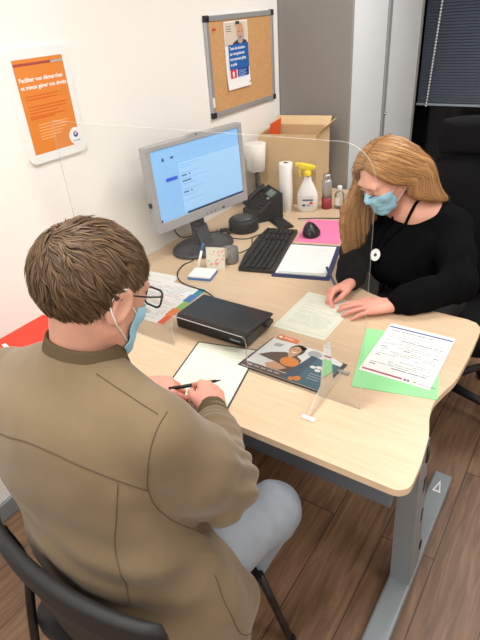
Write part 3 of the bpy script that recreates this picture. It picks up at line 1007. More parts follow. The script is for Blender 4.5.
# booklet in a dark sleeve
bk = thing('brochure', 'brochure showing a woman with a pumpkin on the desk', 'brochure', (1.012, 1.168, D), 0.0)
MB().prism([(-.150, -.096), (.140, -.098), (.155, .066), (-.128, .090)], 0, 0.003, M['photo_dark']).build('sleeve', bk)
p = MB()
z_ = 0.0031
p.prism([(-.138, -.092), (.132, -.094), (.142, .06), (.05, .088), (-.122, .086)], z_, z_ + .003, M['photo_white'])
z_ += .0031
p.poly([(-.138, -.092), (.132, -.094), (.134, -.070), (-.135, -.068)], z_, M['photo_brown'])
p.poly([(.015, -.092), (.132, -.094), (.142, .04), (.062, .048)], z_ + .0004, M['teal'])
p.poly([(.005, -.093), (.045, -.093), (.062, .048), (.040, .052)], z_ + .0008, M['teal_dark'])
# woman: sleeves, torso, neck, head, hair
p.poly([(-.118, -.020), (-.085, .010), (-.045, .030), (-.010, .032), (.022, .012), (.030, -.03), (.010, -.066), (-.060, -.066), (-.050, -.030)], z_ + .0006, M['photo_brown'])
p.poly([(-.075, -.052), (-.050, -.030), (.00, -.045), (-.02, -.066), (-.06, -.066)], z_ + .001, M['photo_skin'])
p.poly([(-.036, .030), (-.020, .002), (-.006, .030)], z_ + .001, M['photo_skin'])
p.disc(-.016, .056, .026, .031, z_ + .0008, M['photo_dark'])
p.disc(-.006, .074, .016, .010, z_ + .0008, M['photo_dark'])
p.disc(-.020, .050, .019, .024, z_ + .0012, M['photo_skin'])
p.poly([(-.030, .042), (-.024, .037), (-.014, .037), (-.009, .043), (-.019, .041)], z_ + .0016, M['paper'])
for sx in (-1, 1):
    p.disc(-.020 + sx * .008, .056, .003, .0018, z_ + .0016, M['photo_dark'], n=10)
p.disc(-.008, -.012, .032, .024, z_ + .0014, M['photo_pumpkin'])
for i in range(5):
    p.poly([(-.008 + (i - 2) * .011, -.034), (-.0065 + (i - 2) * .011, -.034), (-.0065 + (i - 2) * .009, .010), (-.008 + (i - 2) * .009, .010)], z_ + .0018, M['stripe_orange'])
p.poly([(-.100, .045), (-.075, .050), (-.070, .066), (-.098, .064)], z_ + .0006, M['paper_grey'])
p.disc(.045, .062, .024, .018, z_ + .0006, M['paper_grey'])
for i, (dx, dy) in enumerate(((0, 0), (.018, .006), (.036, .002), (.020, -.010))):
    p.disc(.070 + dx, -.002 + dy, .010, .007, z_ + .0012, M['paper'], n=12)
p.disc(.052, -.075, .012, .012, z_ + .0012, M['photo_pumpkin'], n=14)
p.disc(.036, -.084, .009, .009, z_ + .0012, M['photo_pumpkin'], n=14)
for i in range(3):
    p.rect(.075, -.035 - i * .012, .115, -.032 - i * .012, z_ + .0008, M['paper_grey'])
for i in range(5):
    p.rect(-.12 + i * .024, -.083, -.103 + i * .024, -.077, z_ + .0006, M['paper_grey'])
p.build('cover', bk)
tg = MB()
tg.box((-.078, .104, .004), (.075, .024, .002), M['stripe_orange'], rot=Euler((0, 0, -.04)))
tg.disc(-.104, .104, .006, .006, .005, M['paper'], n=12)
tg.text('Prêts', .018, -.092, .099, .005, M['paper'])
tg.build('tab', bk, label='orange tab with white lettering')

# memo cube, card, jar
mp = thing('memo_pad', 'small white memo pad with a blue base by the monitor', 'memo pad', (0.374, 1.535, D), 0.27)
MB().box((0, 0, 0.005), (0.104, 0.090, 0.010), M['stripe_blue'], 0.001).build('base', mp)
MB().box((0, 0, 0.0135), (0.100, 0.086, 0.007), M['paper'], 0.001).build('sheets', mp)
tag(MB().tube([(-0.012, 0, 0.006), (0.012, 0, 0.075)], 0.0055, M['paper'], n=10).tube([(0.012, 0, 0.075), (0.022, 0, 0.105)], 0.006, M['blue_pen'], n=10).build('marker_pen', loc=(0.335, 1.575, D + .017), rz=1.0), 'white and blue marker leaning by the memo pad', 'pen')
fc = thing('patterned_card', 'small floral card standing up behind the memo pad', 'card', (0.39, 1.612, D), 0.33)
MB().box((0, 0.004, 0.050), (0.085, 0.0015, 0.100), M['floral'], rot=Euler((math.radians(-7), 0, 0))).box((0, 0.045, 0.046), (0.085, 0.0015, 0.096), M['floral'], rot=Euler((math.radians(22), 0, 0))).build('folded_card', fc)
fp = MB()
Tc = Matrix.Translation((0, 0.0028, 0.050)) @ Matrix.Rotation(math.radians(-7), 4, 'X') @ Matrix.Rotation(PI / 2, 4, 'X')
rr = random.Random(2)
for i in range(22):
    fp.disc(rr.uniform(-.036, .036), rr.uniform(-.042, .042), .004, .004, 0, rr.choice([M['stripe_orange'], M['stripe_green'], M['pink'], M['cardboard']]), Tc, 8)
fp.build('flower_print', fc)
jr = thing('paper_clip_jar', 'clear jar of clips behind the floral card', 'jar', (0.405, 1.705, D))
MB().lathe([(0.034, 0), (0.036, 0.003), (0.036, 0.066), (0.033, 0.066), (0.033, 0.006)], M['jar_glass'], n=28).build('glass', jr)
cl_ = MB()
for i in range(24):
    a = rr.uniform(0, 6.28)
    q = Vector((.022 * math.cos(a), .022 * math.sin(a), rr.uniform(.010, .05)))
    v_ = Vector((rr.uniform(-1, 1), rr.uniform(-1, 1), rr.uniform(-.5, .8))).normalized() * .008
    cl_.tube([q - v_, q + v_], .0012, rr.choice([M['chrome'], M['black'], M['alu']]), n=5)
cl_.build('clips', jr)

# cables
def cable(label, pts, r=0.0028, m='black_soft'):
    return tag(MB().tube(smoothpts(pts, 7), r, M[m], n=8).build('cable'), label, 'cable')


z0 = D + .0032
cable('black cable looping from the scanner past the memo pad', [(0.57, 1.345, D + .03), (0.545, 1.38, D + .014), (0.47, 1.42, z0 + .002), (0.34, 1.435, z0 + .003), (0.262, 1.50, z0), (0.232, 1.58, z0), (0.24, 1.64, z0), (0.21, 1.665, D + .026)])
cable('grey cable running round the speaker puck', [(0.12, 1.99, z0), (0.20, 1.935, z0), (0.32, 1.945, z0), (0.365, 2.04, z0), (0.39, 2.09, z0), (0.46, 2.10, z0)], 0.0026, 'dark_grey')
cable('thin cable from the monitor foot to the keyboard', [(0.332, 1.80, z0), (0.39, 1.80, z0), (0.40, 1.88, z0), (0.355, 1.96, z0), (0.345, 2.0, z0)], 0.0022)
cable('dark cable lying behind the pink sheet near the bottles', [(0.43, 2.29, z0), (0.52, 2.34, z0), (0.60, 2.37, z0), (0.66, 2.40, z0), (0.70, 2.36, z0), (0.70, 2.46, z0), (0.64, 2.53, z0)], 0.0024)
tag(MB().tube(smoothpts([(0.12, 1.70, 0.93), (0.05, 1.74, 0.86), (0.04, 1.80, D + .02), (0.08, 1.92, z0), (0.16, 1.98, z0)], 6), 0.003, M['black_soft'], n=8).build('cable'), 'black cable hanging behind the monitor', 'cable')

# red folder at the near left corner
rf = thing('red_folder', 'red card folder at the corner of the desk beside the wall', 'folder', (0.125, 0.880, D))
MB().prism([(-.112, -.118), (-.04, -.128), (.10, -.12), (.112, .05), (.10, .118), (-.112, .10)], 0, 0.004, M['red_folder']).build('cover', rf)
MB().box((-.050, -.112, .005), (.036, .014, .0014), M['paper'], rot=Euler((0, 0, -.2))).build('tab', rf, label='white tab')

# ------------------------------------------------------------------ acrylic screen
sg = thing('sneeze_guard', 'clear acrylic screen with rounded corners standing across the desk', 'screen', (0.758, 1.062, D))
pw0, pw1, pt = -0.520, 0.521, 0.716
o = [(pw0, 0.0), (-0.150, 0.0)]
o += [(-0.150, 0.10), (-0.147, 0.115), (-0.138, 0.122)]
o += [(0.138, 0.122), (0.147, 0.115), (0.150, 0.10), (0.150, 0.0), (pw1, 0.0)]
R_ = 0.085
for i in range(11):
    a = (PI / 2) * i / 10
    o.append((pw1 - R_ + R_ * math.cos(a), pt - R_ + R_ * math.sin(a)))
for i in range(5):
    a = PI / 2 + (PI / 2) * i / 4
    o.append((pw0 + .012 + .012 * math.cos(a), pt - .012 + .012 * math.sin(a)))
TX = Matrix(((1, 0, 0, 0), (0, 0, -1, 0.002), (0, 1, 0, 0.0005), (0, 0, 0, 1)))
MB().prism(o, 0, 0.004, M['acrylic'], TX, m_side=M['acrylic_lit_edge']).build('panel', sg)
TF = Matrix(((0, 0, 1, 0), (1, 0, 0, 0), (0, 1, 0, 0), (0, 0, 0, 1)))
for fx in (-0.40, 0.412):
    f = MB()
    f.prism([(-.108, .004), (.135, .004), (.135, .012), (.05, .030), (.020, .185), (-.012, .185), (-.03, .06), (-.108, .012)], 0.0, 0.004, M['acrylic_foot'], Matrix.Translation((fx, 0, 0)) @ TF, m_side=M['acrylic_lit_edge'])
    fo = f.build('foot', sg)
    MB().box((fx + .002, -.104, 0.003), (0.040, 0.014, 0.006), M['white_plastic'], 0.002).build('pad', fo)
    MB().box((fx + .002, .130, 0.003), (0.040, 0.014, 0.006), M['acrylic_lit_edge'], 0.002).build('pad', fo)


# ------------------------------------------------------------------ people: bodies are smooth-blended solids, surfaced as one continuous mesh
V = lambda *a: np.array(a, float)


def nrm(v):
    v = np.asarray(v, float)
    return v / np.linalg.norm(v)


class Solid:
    def __init__(s):
        s.pr = []

    def cone(s, a, b, ra, rb, k=0.02, op=1):
        """round cone from a (radius ra) to b (radius rb)"""
        a, b = np.asarray(a, float), np.asarray(b, float)
        R = max(ra, rb)

        def f(P):
            ab = b - a
            L2 = ab @ ab
            t = np.clip(((P - a) @ ab) / max(L2, 1e-12), 0, 1)
            q = P - a - t[..., None] * ab
            return np.sqrt((q * q).sum(-1)) - (ra + (rb - ra) * t)
        s.pr.append((f, np.minimum(a, b) - R, np.maximum(a, b) + R, k, op))
        return s

    def ell(s, c, r, B=None, k=0.02, op=1):
        """ellipsoid; rows of B are its local axes"""
        c, r = np.asarray(c, float), np.asarray(r, float)
        B = np.eye(3) if B is None else np.asarray(B, float)

        def f(P):
            q = (P - c) @ B.T
            k0 = np.sqrt(((q / r) ** 2).sum(-1))
            k1 = np.sqrt(((q / (r * r)) ** 2).sum(-1))
            return k0 * (k0 - 1) / np.maximum(k1, 1e-9)
        R = r.max()
        s.pr.append((f, c - R, c + R, k, op))
        return s

    def chain(s, pts, rs, k=0.02, op=1):
        for i in range(len(pts) - 1):
            s.cone(pts[i], pts[i + 1], rs[i], rs[i + 1], k, op)
        return s

    def func(s, f, lo, hi, k, op):
        s.pr.append((f, np.asarray(lo, float), np.asarray(hi, float), k, op))
        return s

    def field(s, h, lo=None, hi=None):
        adds = [p for p in s.pr if p[4] > 0]
        lo = np.min([p[1] for p in adds], 0) - 4 * h if lo is None else np.asarray(lo, float)
        hi = np.max([p[2] for p in adds], 0) + 4 * h if hi is None else np.asarray(hi, float)
        n = np.ceil((hi - lo) / h).astype(int) + 1
        Dm = np.full(tuple(n), 0.08, np.float32)
        for (f, a, b, k, op) in s.pr:
            m = k + 3 * h
            i0 = np.clip(np.floor((a - m - lo) / h).astype(int), 0, n)
            i1 = np.clip(np.ceil((b + m - lo) / h).astype(int) + 1, 0, n)
            if (i1 <= i0).any():
                continue
            g = np.stack(np.meshgrid(*[lo[d] + h * np.arange(i0[d], i1[d]) for d in range(3)], indexing='ij'), -1)
            d = f(g)
            sl = tuple(slice(i0[q], i1[q]) for q in range(3))
            c = Dm[sl]
            if op > 0:
                t = np.clip(0.5 + 0.5 * (c - d) / k, 0, 1)
                Dm[sl] = c * (1 - t) + d * t - k * t * (1 - t)
            else:
                t = np.clip(0.5 - 0.5 * (c + d) / k, 0, 1)
                Dm[sl] = c * (1 - t) - d * t + k * t * (1 - t)
        return Dm, lo, h

    def mesh(s, h, disp=None, smooth=1, lo=None, hi=None):
        Dm, lo, h = s.field(h, lo, hi)
        if disp is not None:
            band = np.argwhere(np.abs(Dm) < 0.02)
            P = lo + h * band
            Dm[tuple(band.T)] += disp(P).astype(np.float32)
        return surface_nets(Dm, lo, h, smooth)


def surface_nets(Dm, lo, h, smooth=1):
    S = Dm < 0
    nx, ny, nz = Dm.shape
    cnt = np.zeros((nx - 1, ny - 1, nz - 1), np.int8)
    for dx in (0, 1):
        for dy in (0, 1):
            for dz in (0, 1):
                cnt += S[dx:nx - 1 + dx, dy:ny - 1 + dy, dz:nz - 1 + dz]
    cells = np.argwhere((cnt > 0) & (cnt < 8))
    idx = np.full(cnt.shape, -1, np.int64)
    idx[tuple(cells.T)] = np.arange(len(cells))
    acc = np.zeros((len(cells), 3))
    num = np.zeros(len(cells))
    corners = [(a, b, c) for a in (0, 1) for b in (0, 1) for c in (0, 1)]
    for p in corners:
        for ax in range(3):
            if p[ax] == 0:
                q = list(p)
                q[ax] = 1
                d0 = Dm[tuple((cells + p).T)]
                d1 = Dm[tuple((cells + q).T)]
                m = (d0 < 0) != (d1 < 0)
                t = np.where(m, d0 / np.where(m, d0 - d1, 1), 0)
                pt = np.array(p, float) + np.outer(t, np.eye(3)[ax])
                acc += pt * m[:, None]
                num += m
    Vt = lo + h * (cells + acc / num[:, None])
    faces = []
    for ax in range(3):
        u, w = [(1, 2), (2, 0), (0, 1)][ax]
        sl0 = [slice(None)] * 3
        sl1 = [slice(None)] * 3
        sl0[ax] = slice(0, -1)
        sl1[ax] = slice(1, None)
        A, B = S[tuple(sl0)], S[tuple(sl1)]
        e = np.argwhere(A != B)
        e = e[(e[:, u] > 0) & (e[:, w] > 0) & (e[:, u] < Dm.shape[u] - 1) & (e[:, w] < Dm.shape[w] - 1)]
        inn = S[tuple(e.T)]
        q = []
        for (du, dw) in ((-1, -1), (0, -1), (0, 0), (-1, 0)):
            c = e.copy()
            c[:, u] += du
            c[:, w] += dw
            q.append(idx[tuple(c.T)])
        q = np.stack(q, 1)
        q[~inn] = q[~inn][:, ::-1]
        faces.append(q)
    F = np.concatenate(faces)
    F = F[(F >= 0).all(1)]
    if smooth:
        E_ = np.concatenate([F[:, [0, 1]], F[:, [1, 2]], F[:, [2, 3]], F[:, [3, 0]]])
        for _ in range(smooth):
            a = np.zeros_like(Vt)
            c = np.zeros(len(Vt))
            for d in range(3):
                a[:, d] = np.bincount(E_[:, 0], Vt[E_[:, 1], d], len(Vt)) + np.bincount(E_[:, 1], Vt[E_[:, 0], d], len(Vt))
            c = np.bincount(E_[:, 0], minlength=len(Vt)) + np.bincount(E_[:, 1], minlength=len(Vt))
            Vt = 0.5 * Vt + 0.5 * a / np.maximum(c, 1)[:, None]
    return Vt, F


def biggest(Vt, F):
    """keep only the largest connected piece"""
    n = len(Vt)
    lab = np.arange(n)
    E_ = np.concatenate([F[:, [0, 1]], F[:, [1, 2]], F[:, [2, 3]]])
    while True:
        m = np.minimum(lab[E_[:, 0]], lab[E_[:, 1]])
        l2 = lab.copy()
        np.minimum.at(l2, E_[:, 0], m)
        np.minimum.at(l2, E_[:, 1], m)
        l2 = l2[l2]
        if (l2 == lab).all():
            break
        lab = l2
    u, c = np.unique(lab, return_counts=True)
    k = lab == u[c.argmax()]
    new = np.cumsum(k) - 1
    return Vt[k], new[F[k[F].all(1)]]


def npmesh(name, Vt, F, mats, parent, mi=None, smooth=True, label=None):
    me = bpy.data.meshes.new(name)
    me.vertices.add(len(Vt))
    me.vertices.foreach_set('co', np.asarray(Vt, np.float32).ravel())
    k = F.shape[1]
    me.loops.add(F.size)
    me.loops.foreach_set('vertex_index', F.ravel().astype(np.int32))
    me.polygons.add(len(F))
    me.polygons.foreach_set('loop_start', (np.arange(len(F)) * k).astype(np.int32))
    me.polygons.foreach_set('use_smooth', np.full(len(F), smooth))
    for m in mats:
        me.materials.append(m)
    if mi is not None:
        me.polygons.foreach_set('material_index', np.asarray(mi, np.int32))
    me.update(calc_edges=True)
    me.validate()
    o = bpy.data.objects.new(name, me)
    COL.objects.link(o)
    if parent is not None:
        o.parent = parent
    if label:
        o['label'] = label
    return o


def bvh(Vt, F):
    return BVHTree.FromPolygons([tuple(v) for v in Vt], [tuple(int(i) for i in f) for f in F])


def snap(tree, p, off=0.0):
    c, n, i, d = tree.find_nearest(Vector(p))
    return c + n * off


class Frame:
    """local axes: x = the person's right, y = forward, z = up"""

    def __init__(s, o, f, u):
        s.o = np.asarray(o, float)
        s.y = nrm(f)
        s.x = nrm(np.cross(s.y, u))
        s.z = np.cross(s.x, s.y)
        s.B = np.stack([s.x, s.y, s.z])

    def __call__(s, *p):
        return s.o + np.asarray(p, float) @ s.B

    def loc(s, P):
        return (np.asarray(P, float) - s.o) @ s.B.T

    def rot(s, rx=0, ry=0, rz=0):
        """rows: axes tilted inside this frame"""
        E_ = np.array(Euler((rx, ry, rz)).to_matrix()).T
        return E_ @ s.B


def head(S, H, sc=1.0, female=False):
    p = lambda *a: H(*(np.array(a) * sc))
    e = lambda c, r, B=None, k=.02, op=1: S.ell(p(*c), np.array(r) * sc, H.B if B is None else B, k, op)
    cn = lambda a, b, ra, rb, k=.012, op=1: S.cone(p(*a), p(*b), ra * sc, rb * sc, k, op)
    jw = 0.045 if female else 0.052
    e((0, -.014, .030), (.076, .097, .084))
    e((0, .022, -.030), (.062, .070, .082), k=.03)
    for s in (-1, 1):
        cn((s * .055, .004, -.055), (s * jw * .55, .066, -.100), .018, .017, .025)
        e((s * .040, .058, -.028), (.022, .022, .022), k=.03)
    cn((-.010, .078, -.104), (.010, .078, -.104), .017, .017, .02)
    cn((-.036, .082, .024), (.036, .082, .024), .010, .010, .02)
    for s in (-1, 1):
        e((s * .032, .100, .000), (.017, .014, .011), k=.012, op=-1)
        e((s * .032, .078, -.001), (.0135, .0135, .0125), k=.005)
    cn((0, .086, .006), (0, .110, -.030), .0075, .0115, .010)
    for s in (-1, 1):
        cn((s * .010, .100, -.034), (s * .011, .096, -.033), .0075, .007, .006)
    cn((-.019, .089, -.061), (.019, .089, -.061), .0052, .0052, .006)
    cn((-.016, .089, -.071), (.016, .089, -.071), .0062, .0062, .006)
    for s in (-1, 1):
        B = H.rot(math.radians(-12), 0, s * math.radians(-22))
        e((s * .083, -.010, -.008), (.011, .023, .038), B, .008)
        e((s * .095, -.006, -.006), (.007, .013, .024), B, .006, -1)
        e((s * .079, -.004, -.036), (.007, .010, .010), B, .006)


def hand_prims(S, side, wrist, fwd, dorsal, flex, thumb, sc=1.0, spread=(.10, .02, -.05, -.14), k=.004):
    """side: 'R' or 'L'; flex: four triples of degrees; thumb: four points in hand units (thumb side = +x)"""
    y = nrm(fwd)
    x = nrm(np.cross(y, dorsal))
    z = np.cross(x, y)
    tx = -x if side == 'R' else x          # towards the thumb
    W = np.asarray(wrist, float)
    g = lambda a, b, c: W + sc * (tx * a + y * b + z * c)
    kn = [(.031, .090, .001), (.010, .094, .004), (-.012, .089, .002), (-.031, .080, -.003)]
    ln = [(.043, .026, .021), (.047, .030, .022), (.044, .028, .022), (.035, .021, .019)]
    rd = [(.0098, .0088, .0080, .0066), (.0100, .0090, .0082, .0068), (.0095, .0086, .0078, .0064), (.0086, .0076, .0070, .0058)]
    S.ell(g(0, .045, -.001), (.040 * sc, .052 * sc, .0145 * sc), np.stack([tx, y, z]), .012)
    for i in range(4):
        S.cone(g(kn[i][0] * .55, .005, 0), g(*kn[i]), .0165 * sc, .0122 * sc, .010)
        pos = np.array(kn[i], float)
        ang = 0.0
        tips = []
        for j in range(3):
            ang += math.radians(flex[i][j])
            sp = spread[i]
            d = np.array((math.sin(sp) * math.cos(ang), math.cos(sp) * math.cos(ang), -math.sin(ang)))
            q = pos + d * ln[i][j]
            S.cone(g(*pos), g(*q), rd[i][j] * sc, rd[i][j + 1] * sc, k)
            pos = q
    t = [np.array(q, float) for q in thumb]
    S.cone(g(*t[0]), g(*t[1]), .0175 * sc, .0135 * sc, .012)
    S.cone(g(*t[1]), g(*t[2]), .0118 * sc, .0105 * sc, .005)
    S.cone(g(*t[2]), g(*t[3]), .0104 * sc, .0078 * sc, .004)
    return g


def fbm(P, f, seed=0):
    r = np.random.default_rng(seed)
    out = np.zeros(len(P))
    for i in range(5):
        w_ = r.normal(size=3) * f
        out += np.sin(P @ w_ + r.uniform(0, 6.28) + 1.5 * np.sin(P @ (r.normal(size=3) * f * .6)))
    return out / 5


def ribbons(curves, w0, lift=0.0):
    """tapering hair locks: every curve becomes a ridged strip. curves: list of (pts (n,3), normals (n,3), width)"""
    Vs, Fs = [], []
    o = 0
    for (P, N, w_) in curves:
        n = len(P)
        T = np.gradient(P, axis=0)
        T /= np.linalg.norm(T, axis=1)[:, None] + 1e-9
        side = np.cross(T, N)
        side /= np.linalg.norm(side, axis=1)[:, None] + 1e-9
        t = np.linspace(0, 1, n)
        ww = w_ * (np.minimum(1, .35 + t * 3) * (1 - .85 * t ** 2.2))[:, None]
        Vs += [P - side * ww, P + N * ww * .55, P + side * ww]
        a = np.concatenate([P - side * ww, P + N * ww * .55, P + side * ww])
        Vs = Vs[:-3] + [a]
        for i in range(n - 1):
            Fs.append((o + i, o + i + 1, o + n + i + 1, o + n + i))
            Fs.append((o + n + i, o + n + i + 1, o + 2 * n + i + 1, o + 2 * n + i))
        o += 3 * n
    return np.concatenate(Vs), np.array(Fs)


def mat_skin(name, c, red=0.12):
    m = mat(name, c, 0.55, vary=0.07, vscale=18, bump=0.05, bscale=400)
    b = m.node_tree.nodes['Principled BSDF']
    b.inputs['Subsurface Weight'].default_value = 0.12
    b.inputs['Subsurface Radius'].default_value = (0.012, 0.005, 0.003)
    return m


M.update(
    skin_m=mat_skin('skin_fair_man', rgb(214, 160, 136)),
    skin_w=mat_skin('skin_fair_woman', rgb(226, 168, 146)),
    hand_m=mat_skin('skin_hands', rgb(226, 158, 140)),
    lips=mat('lip_colour', rgb(186, 110, 104), 0.5),
    nail=mat('finger_nails', rgb(232, 178, 164), 0.35),
    hair_m=mat('brown_hair', rgb(92, 71, 50), 0.5, island=0.6, spec=0.3),
    hair_mb=mat('brown_hair_base', rgb(64, 48, 34), 0.7),
    hair_w=mat('blond_hair', rgb(180, 134, 86), 0.45, island=0.4, spec=0.4),
    hair_wb=mat('blond_hair_base', rgb(152, 108, 66), 0.6, vary=.2, vscale=60),
    jacket=mat('olive_suede', rgb(122, 105, 80), 0.9, vary=0.11, vscale=7, bump=0.12, bscale=500, sheen=0.25, spec=0.2),
    jacket_rib=mat('olive_rib_knit', rgb(98, 84, 64), 0.95, bump=0.3, bscale=400, spec=0.1),
    jacket_seam=mat('olive_seam', rgb(92, 78, 60), 0.9),
    denim=mat('pale_grey_denim', rgb(146, 154, 164), 0.85, vary=0.09, vscale=14, bump=0.2, bscale=700),
    sweater=mat('black_knit', rgb(12, 12, 14), 0.95, bump=0.35, bscale=330, spec=0.08),
    trousers=mat('black_trousers', rgb(20, 20, 24), 0.9),
    shoe=mat('dark_shoe', rgb(30, 28, 28), 0.5),
    mask=mat('blue_mask', rgb(158, 208, 232), 0.85, bump=0.1, bscale=500),
    loop=mat('white_elastic', rgb(232, 232, 232), 0.8),
    glasses=mat('black_glasses_frame', rgb(22, 22, 24), 0.3),
    lens=mat_clear('lens', (0.97, 0.98, 0.98, 1), 1.3),
    eyeline=mat('lash_brown', rgb(64, 42, 34), 0.7),
    brow=mat('eyebrow', rgb(150, 108, 72), 0.8),
    lanyard=mat('black_lanyard', rgb(10, 10, 11), 0.95, spec=0.05),
    lining=mat('orange_brown_lining', rgb(150, 92, 44), 0.8),
)


def mask_mesh(H, parent, sc, tree):
    """pleated face mask draped over nose and chin in the head frame"""
    nu, nv = 45, 34
    Vt = np.zeros((nv, nu, 3))
    for j in range(nv):
        v = j / (nv - 1)
        zc = -0.010 - 0.108 * v
        half = math.radians(66 - 8 * abs(v - .45) * 2)
        for i in range(nu):
            u = (i / (nu - 1)) * 2 - 1
            a = u * half
            # bulge: further out at the nose line, tucked under the chin at the end
            ry = 0.104 + 0.016 * math.exp(-((v - .25) / .28) ** 2) * math.exp(-(u / .42) ** 2) - 0.022 * max(0, v - .78) / .22 - .006 * (1 - v)
            rx = 0.079 - .004 * v
            z_ = zc + 0.012 * (1 - v) * (math.exp(-(u / .22) ** 2)) - .004 * abs(u) * (1 - v) + .034 * abs(u) ** 2 * max(0, v - .3)
            pl = .0016 * abs(((v * 4.5) % 1.0) - .5) * 2 if .12 < v < .85 else 0
            Vt[j, i] = (rx * math.sin(a), -.004 + ry * math.cos(a) + pl, z_)
    P = (Vt.reshape(-1, 3) * sc) @ H.B + H.o
    out_ = []
    for q in P:
        c, n, i_, d = tree.find_nearest(Vector(q))
        dv = Vector(q) - c
        if dv.dot(n) < 0.003:
            q = np.array(c + n * 0.003)
        out_.append(q)
    P = np.array(out_)
    F = np.array([(j * nu + i, j * nu + i + 1, (j + 1) * nu + i + 1, (j + 1) * nu + i) for j in range(nv - 1) for i in range(nu - 1)])
    o = npmesh('face_mask', P, F, [M['mask']], parent, label='pale blue surgical mask')
    sm = o.modifiers.new('t', 'SOLIDIFY')
    sm.thickness = 0.0014
    G = P.reshape(nv, nu, 3)
    for s, i in ((-1, 0), (1, nu - 1)):
        b = MB()
        a_, c_ = G[3, i], G[nv - 7, i]
        ear_t, ear_b, ear_k = H(s * .086 * sc, -.010 * sc, .022 * sc), H(s * .086 * sc, -.014 * sc, -.036 * sc), H(s * .084 * sc, -.030 * sc, -.004 * sc)
        pts = smoothpts([a_, (a_ + ear_t) / 2 + H.x * s * .002, ear_t, ear_k, ear_b, (c_ + ear_b) / 2 + H.x * s * .002, c_], 6)
        b.tube([snap(tree, q, .002) for q in pts], 0.0013, M['loop'], n=6)
        b.build('ear_loop', o, label='white elastic ear loop')
    return o


def seam(parent, tree, pts, r=0.0011, m='jacket_seam', name='seam'):
    q = [snap(tree, p, 0.0004) for p in smoothpts(pts, 10)]
    return MB().tube(q, r, M[m], n=6).build(name, parent)


def hair_cap(H, c, r, hl, sc=1.0, noise=0.003, h=0.0035):
    S = Solid()
    S.ell(H(*c), np.array(r), H.B, .01)

    def cut(P):
        q = H.loc(P)
        return q[..., 2] - np.interp(q[..., 1], hl[0], hl[1])
    R = max(r) + .02
    S.func(cut, H(*c) - R, H(*c) + R, .012, -1)
    return S.mesh(h, lambda P: fbm(P, 90, 3) * noise)


def flow_strands(H, c, r, hl, whorl, n, L, width, swirl=0.5, seed=0):
    """short hair: locks that run over the skull away from the crown whorl"""
    g = np.random.default_rng(seed)
    c, r, wl = np.array(c), np.array(r), nrm(np.array(whorl))
    q = g.normal(size=(n * 3, 3))
    q /= np.linalg.norm(q, axis=1)[:, None]
    P = q * r + c
    ok = P[:, 2] > np.interp(P[:, 1], hl[0], hl[1]) + .004
    q = q[ok][:n]
    n = len(q)
    ph = g.uniform(0, 6.28, 8)
    steps = 6
    Ls = L * g.uniform(.6, 1.25, n)
    lift0 = g.uniform(-.001, .004, n)
    liftE = lift0 + g.uniform(.0005, .0065, n)
    pts, nor = [], []
    for k in range(steps):
        t = k / (steps - 1)
        N = q / r
        N /= np.linalg.norm(N, axis=1)[:, None]
        Pl = q * r + c + N * (lift0 + (liftE - lift0) * t)[:, None]
        pts.append(Pl @ H.B + H.o)
        nor.append(N @ H.B)
        d = q - (q @ wl)[:, None] * q * 0 - wl
        d -= (d * q).sum(1)[:, None] * q
        sw = np.cross(q, d)
        # clumping noise in the direction
        a = .55 * np.sin(q @ np.array([9, 5, 7.]) * 1.7 + ph[0]) + .4 * np.sin(q @ np.array([-14, 11, 9.]) * 1.6 + ph[1]) + .35 * np.sin(q @ np.array([23, -17, 19.]) + ph[2])
        dd = d / (np.linalg.norm(d, axis=1)[:, None] + 1e-6)
        ss = sw / (np.linalg.norm(sw, axis=1)[:, None] + 1e-6)
        near = np.exp(-(np.linalg.norm(q - wl, axis=1) / .5) ** 2)
        dirv = dd + ss * (swirl * near + .55 * a)[:, None]
        dirv /= np.linalg.norm(dirv, axis=1)[:, None]
        alive = (Pl[:, 2] > np.interp(Pl[:, 1], hl[0], hl[1]) - .004)
        q = q + dirv * (alive * Ls / (steps - 1) / r.mean() + .0005)[:, None]
        q /= np.linalg.norm(q, axis=1)[:, None]
    pts, nor = np.stack(pts, 1), np.stack(nor, 1)
    return [(pts[i], nor[i], width * g.uniform(.6, 1.3)) for i in range(n)]


# ================================================================== the man
man = thing('person', 'man in a brown suede jacket seen from behind, writing at the desk', 'person', (0, 0, 0))
Hm = Frame((0.921, 0.562, 1.272), (0.10, 0.87, -0.46), (0, 0, 1))
hs_m = 1.03
sh = dict(R=V(1.095, .495, 1.035), L=V(.690, .455, 1.035))
el = dict(R=V(1.140, .595, .832), L=V(.585, .575, .850))
wr = dict(R=V(.965, .805, .800), L=V(.728, .775, .805))
nb = V(.908, .500, 1.142)
B = Solid()
B.ell((.975, .455, .57), (.14, .11, .10))
B.chain([V(.965, .45, .58), V(.95, .435, .78), V(.905, .45, .96), nb], [.10, .095, .095, .055], .05)
for s in 'RL':
    B.cone(V(.892, .46, 1.03), sh[s], .06, .045, .04)
    B.chain([sh[s], el[s], wr[s]], [.050, .040, .029], .02)
for s, hip, kn_, an in (('R', V(1.04, .47, .545), V(1.15, .785, .540), V(1.00, .60, .09)), ('L', V(.88, .47, .545), V(.81, .785, .540), V(.79, .70, .09))):
    B.chain([hip, kn_], [.075, .056], .03)
    B.chain([kn_, (kn_ + an) / 2 + V(0, .0, 0), an], [.054, .048, .036], .02)
    B.cone(an + V(0, -.01, -.03), an + V(0.02, .12, -.055), .032, .022, .02)
B.cone(Hm(0, -.026, -.055), nb, .056, .060, .03)
head(B, Hm, hs_m)
hand_prims(B, 'R', wr['R'], (-.60, .74, .05), (.55, .20, .80), [(52, 70, 40), (58, 72, 40), (64, 75, 40), (68, 75, 40)],
           [(.020, .016, -.008), (.046, .050, -.018), (.044, .082, -.032), (.026, .100, -.044)], 1.02)
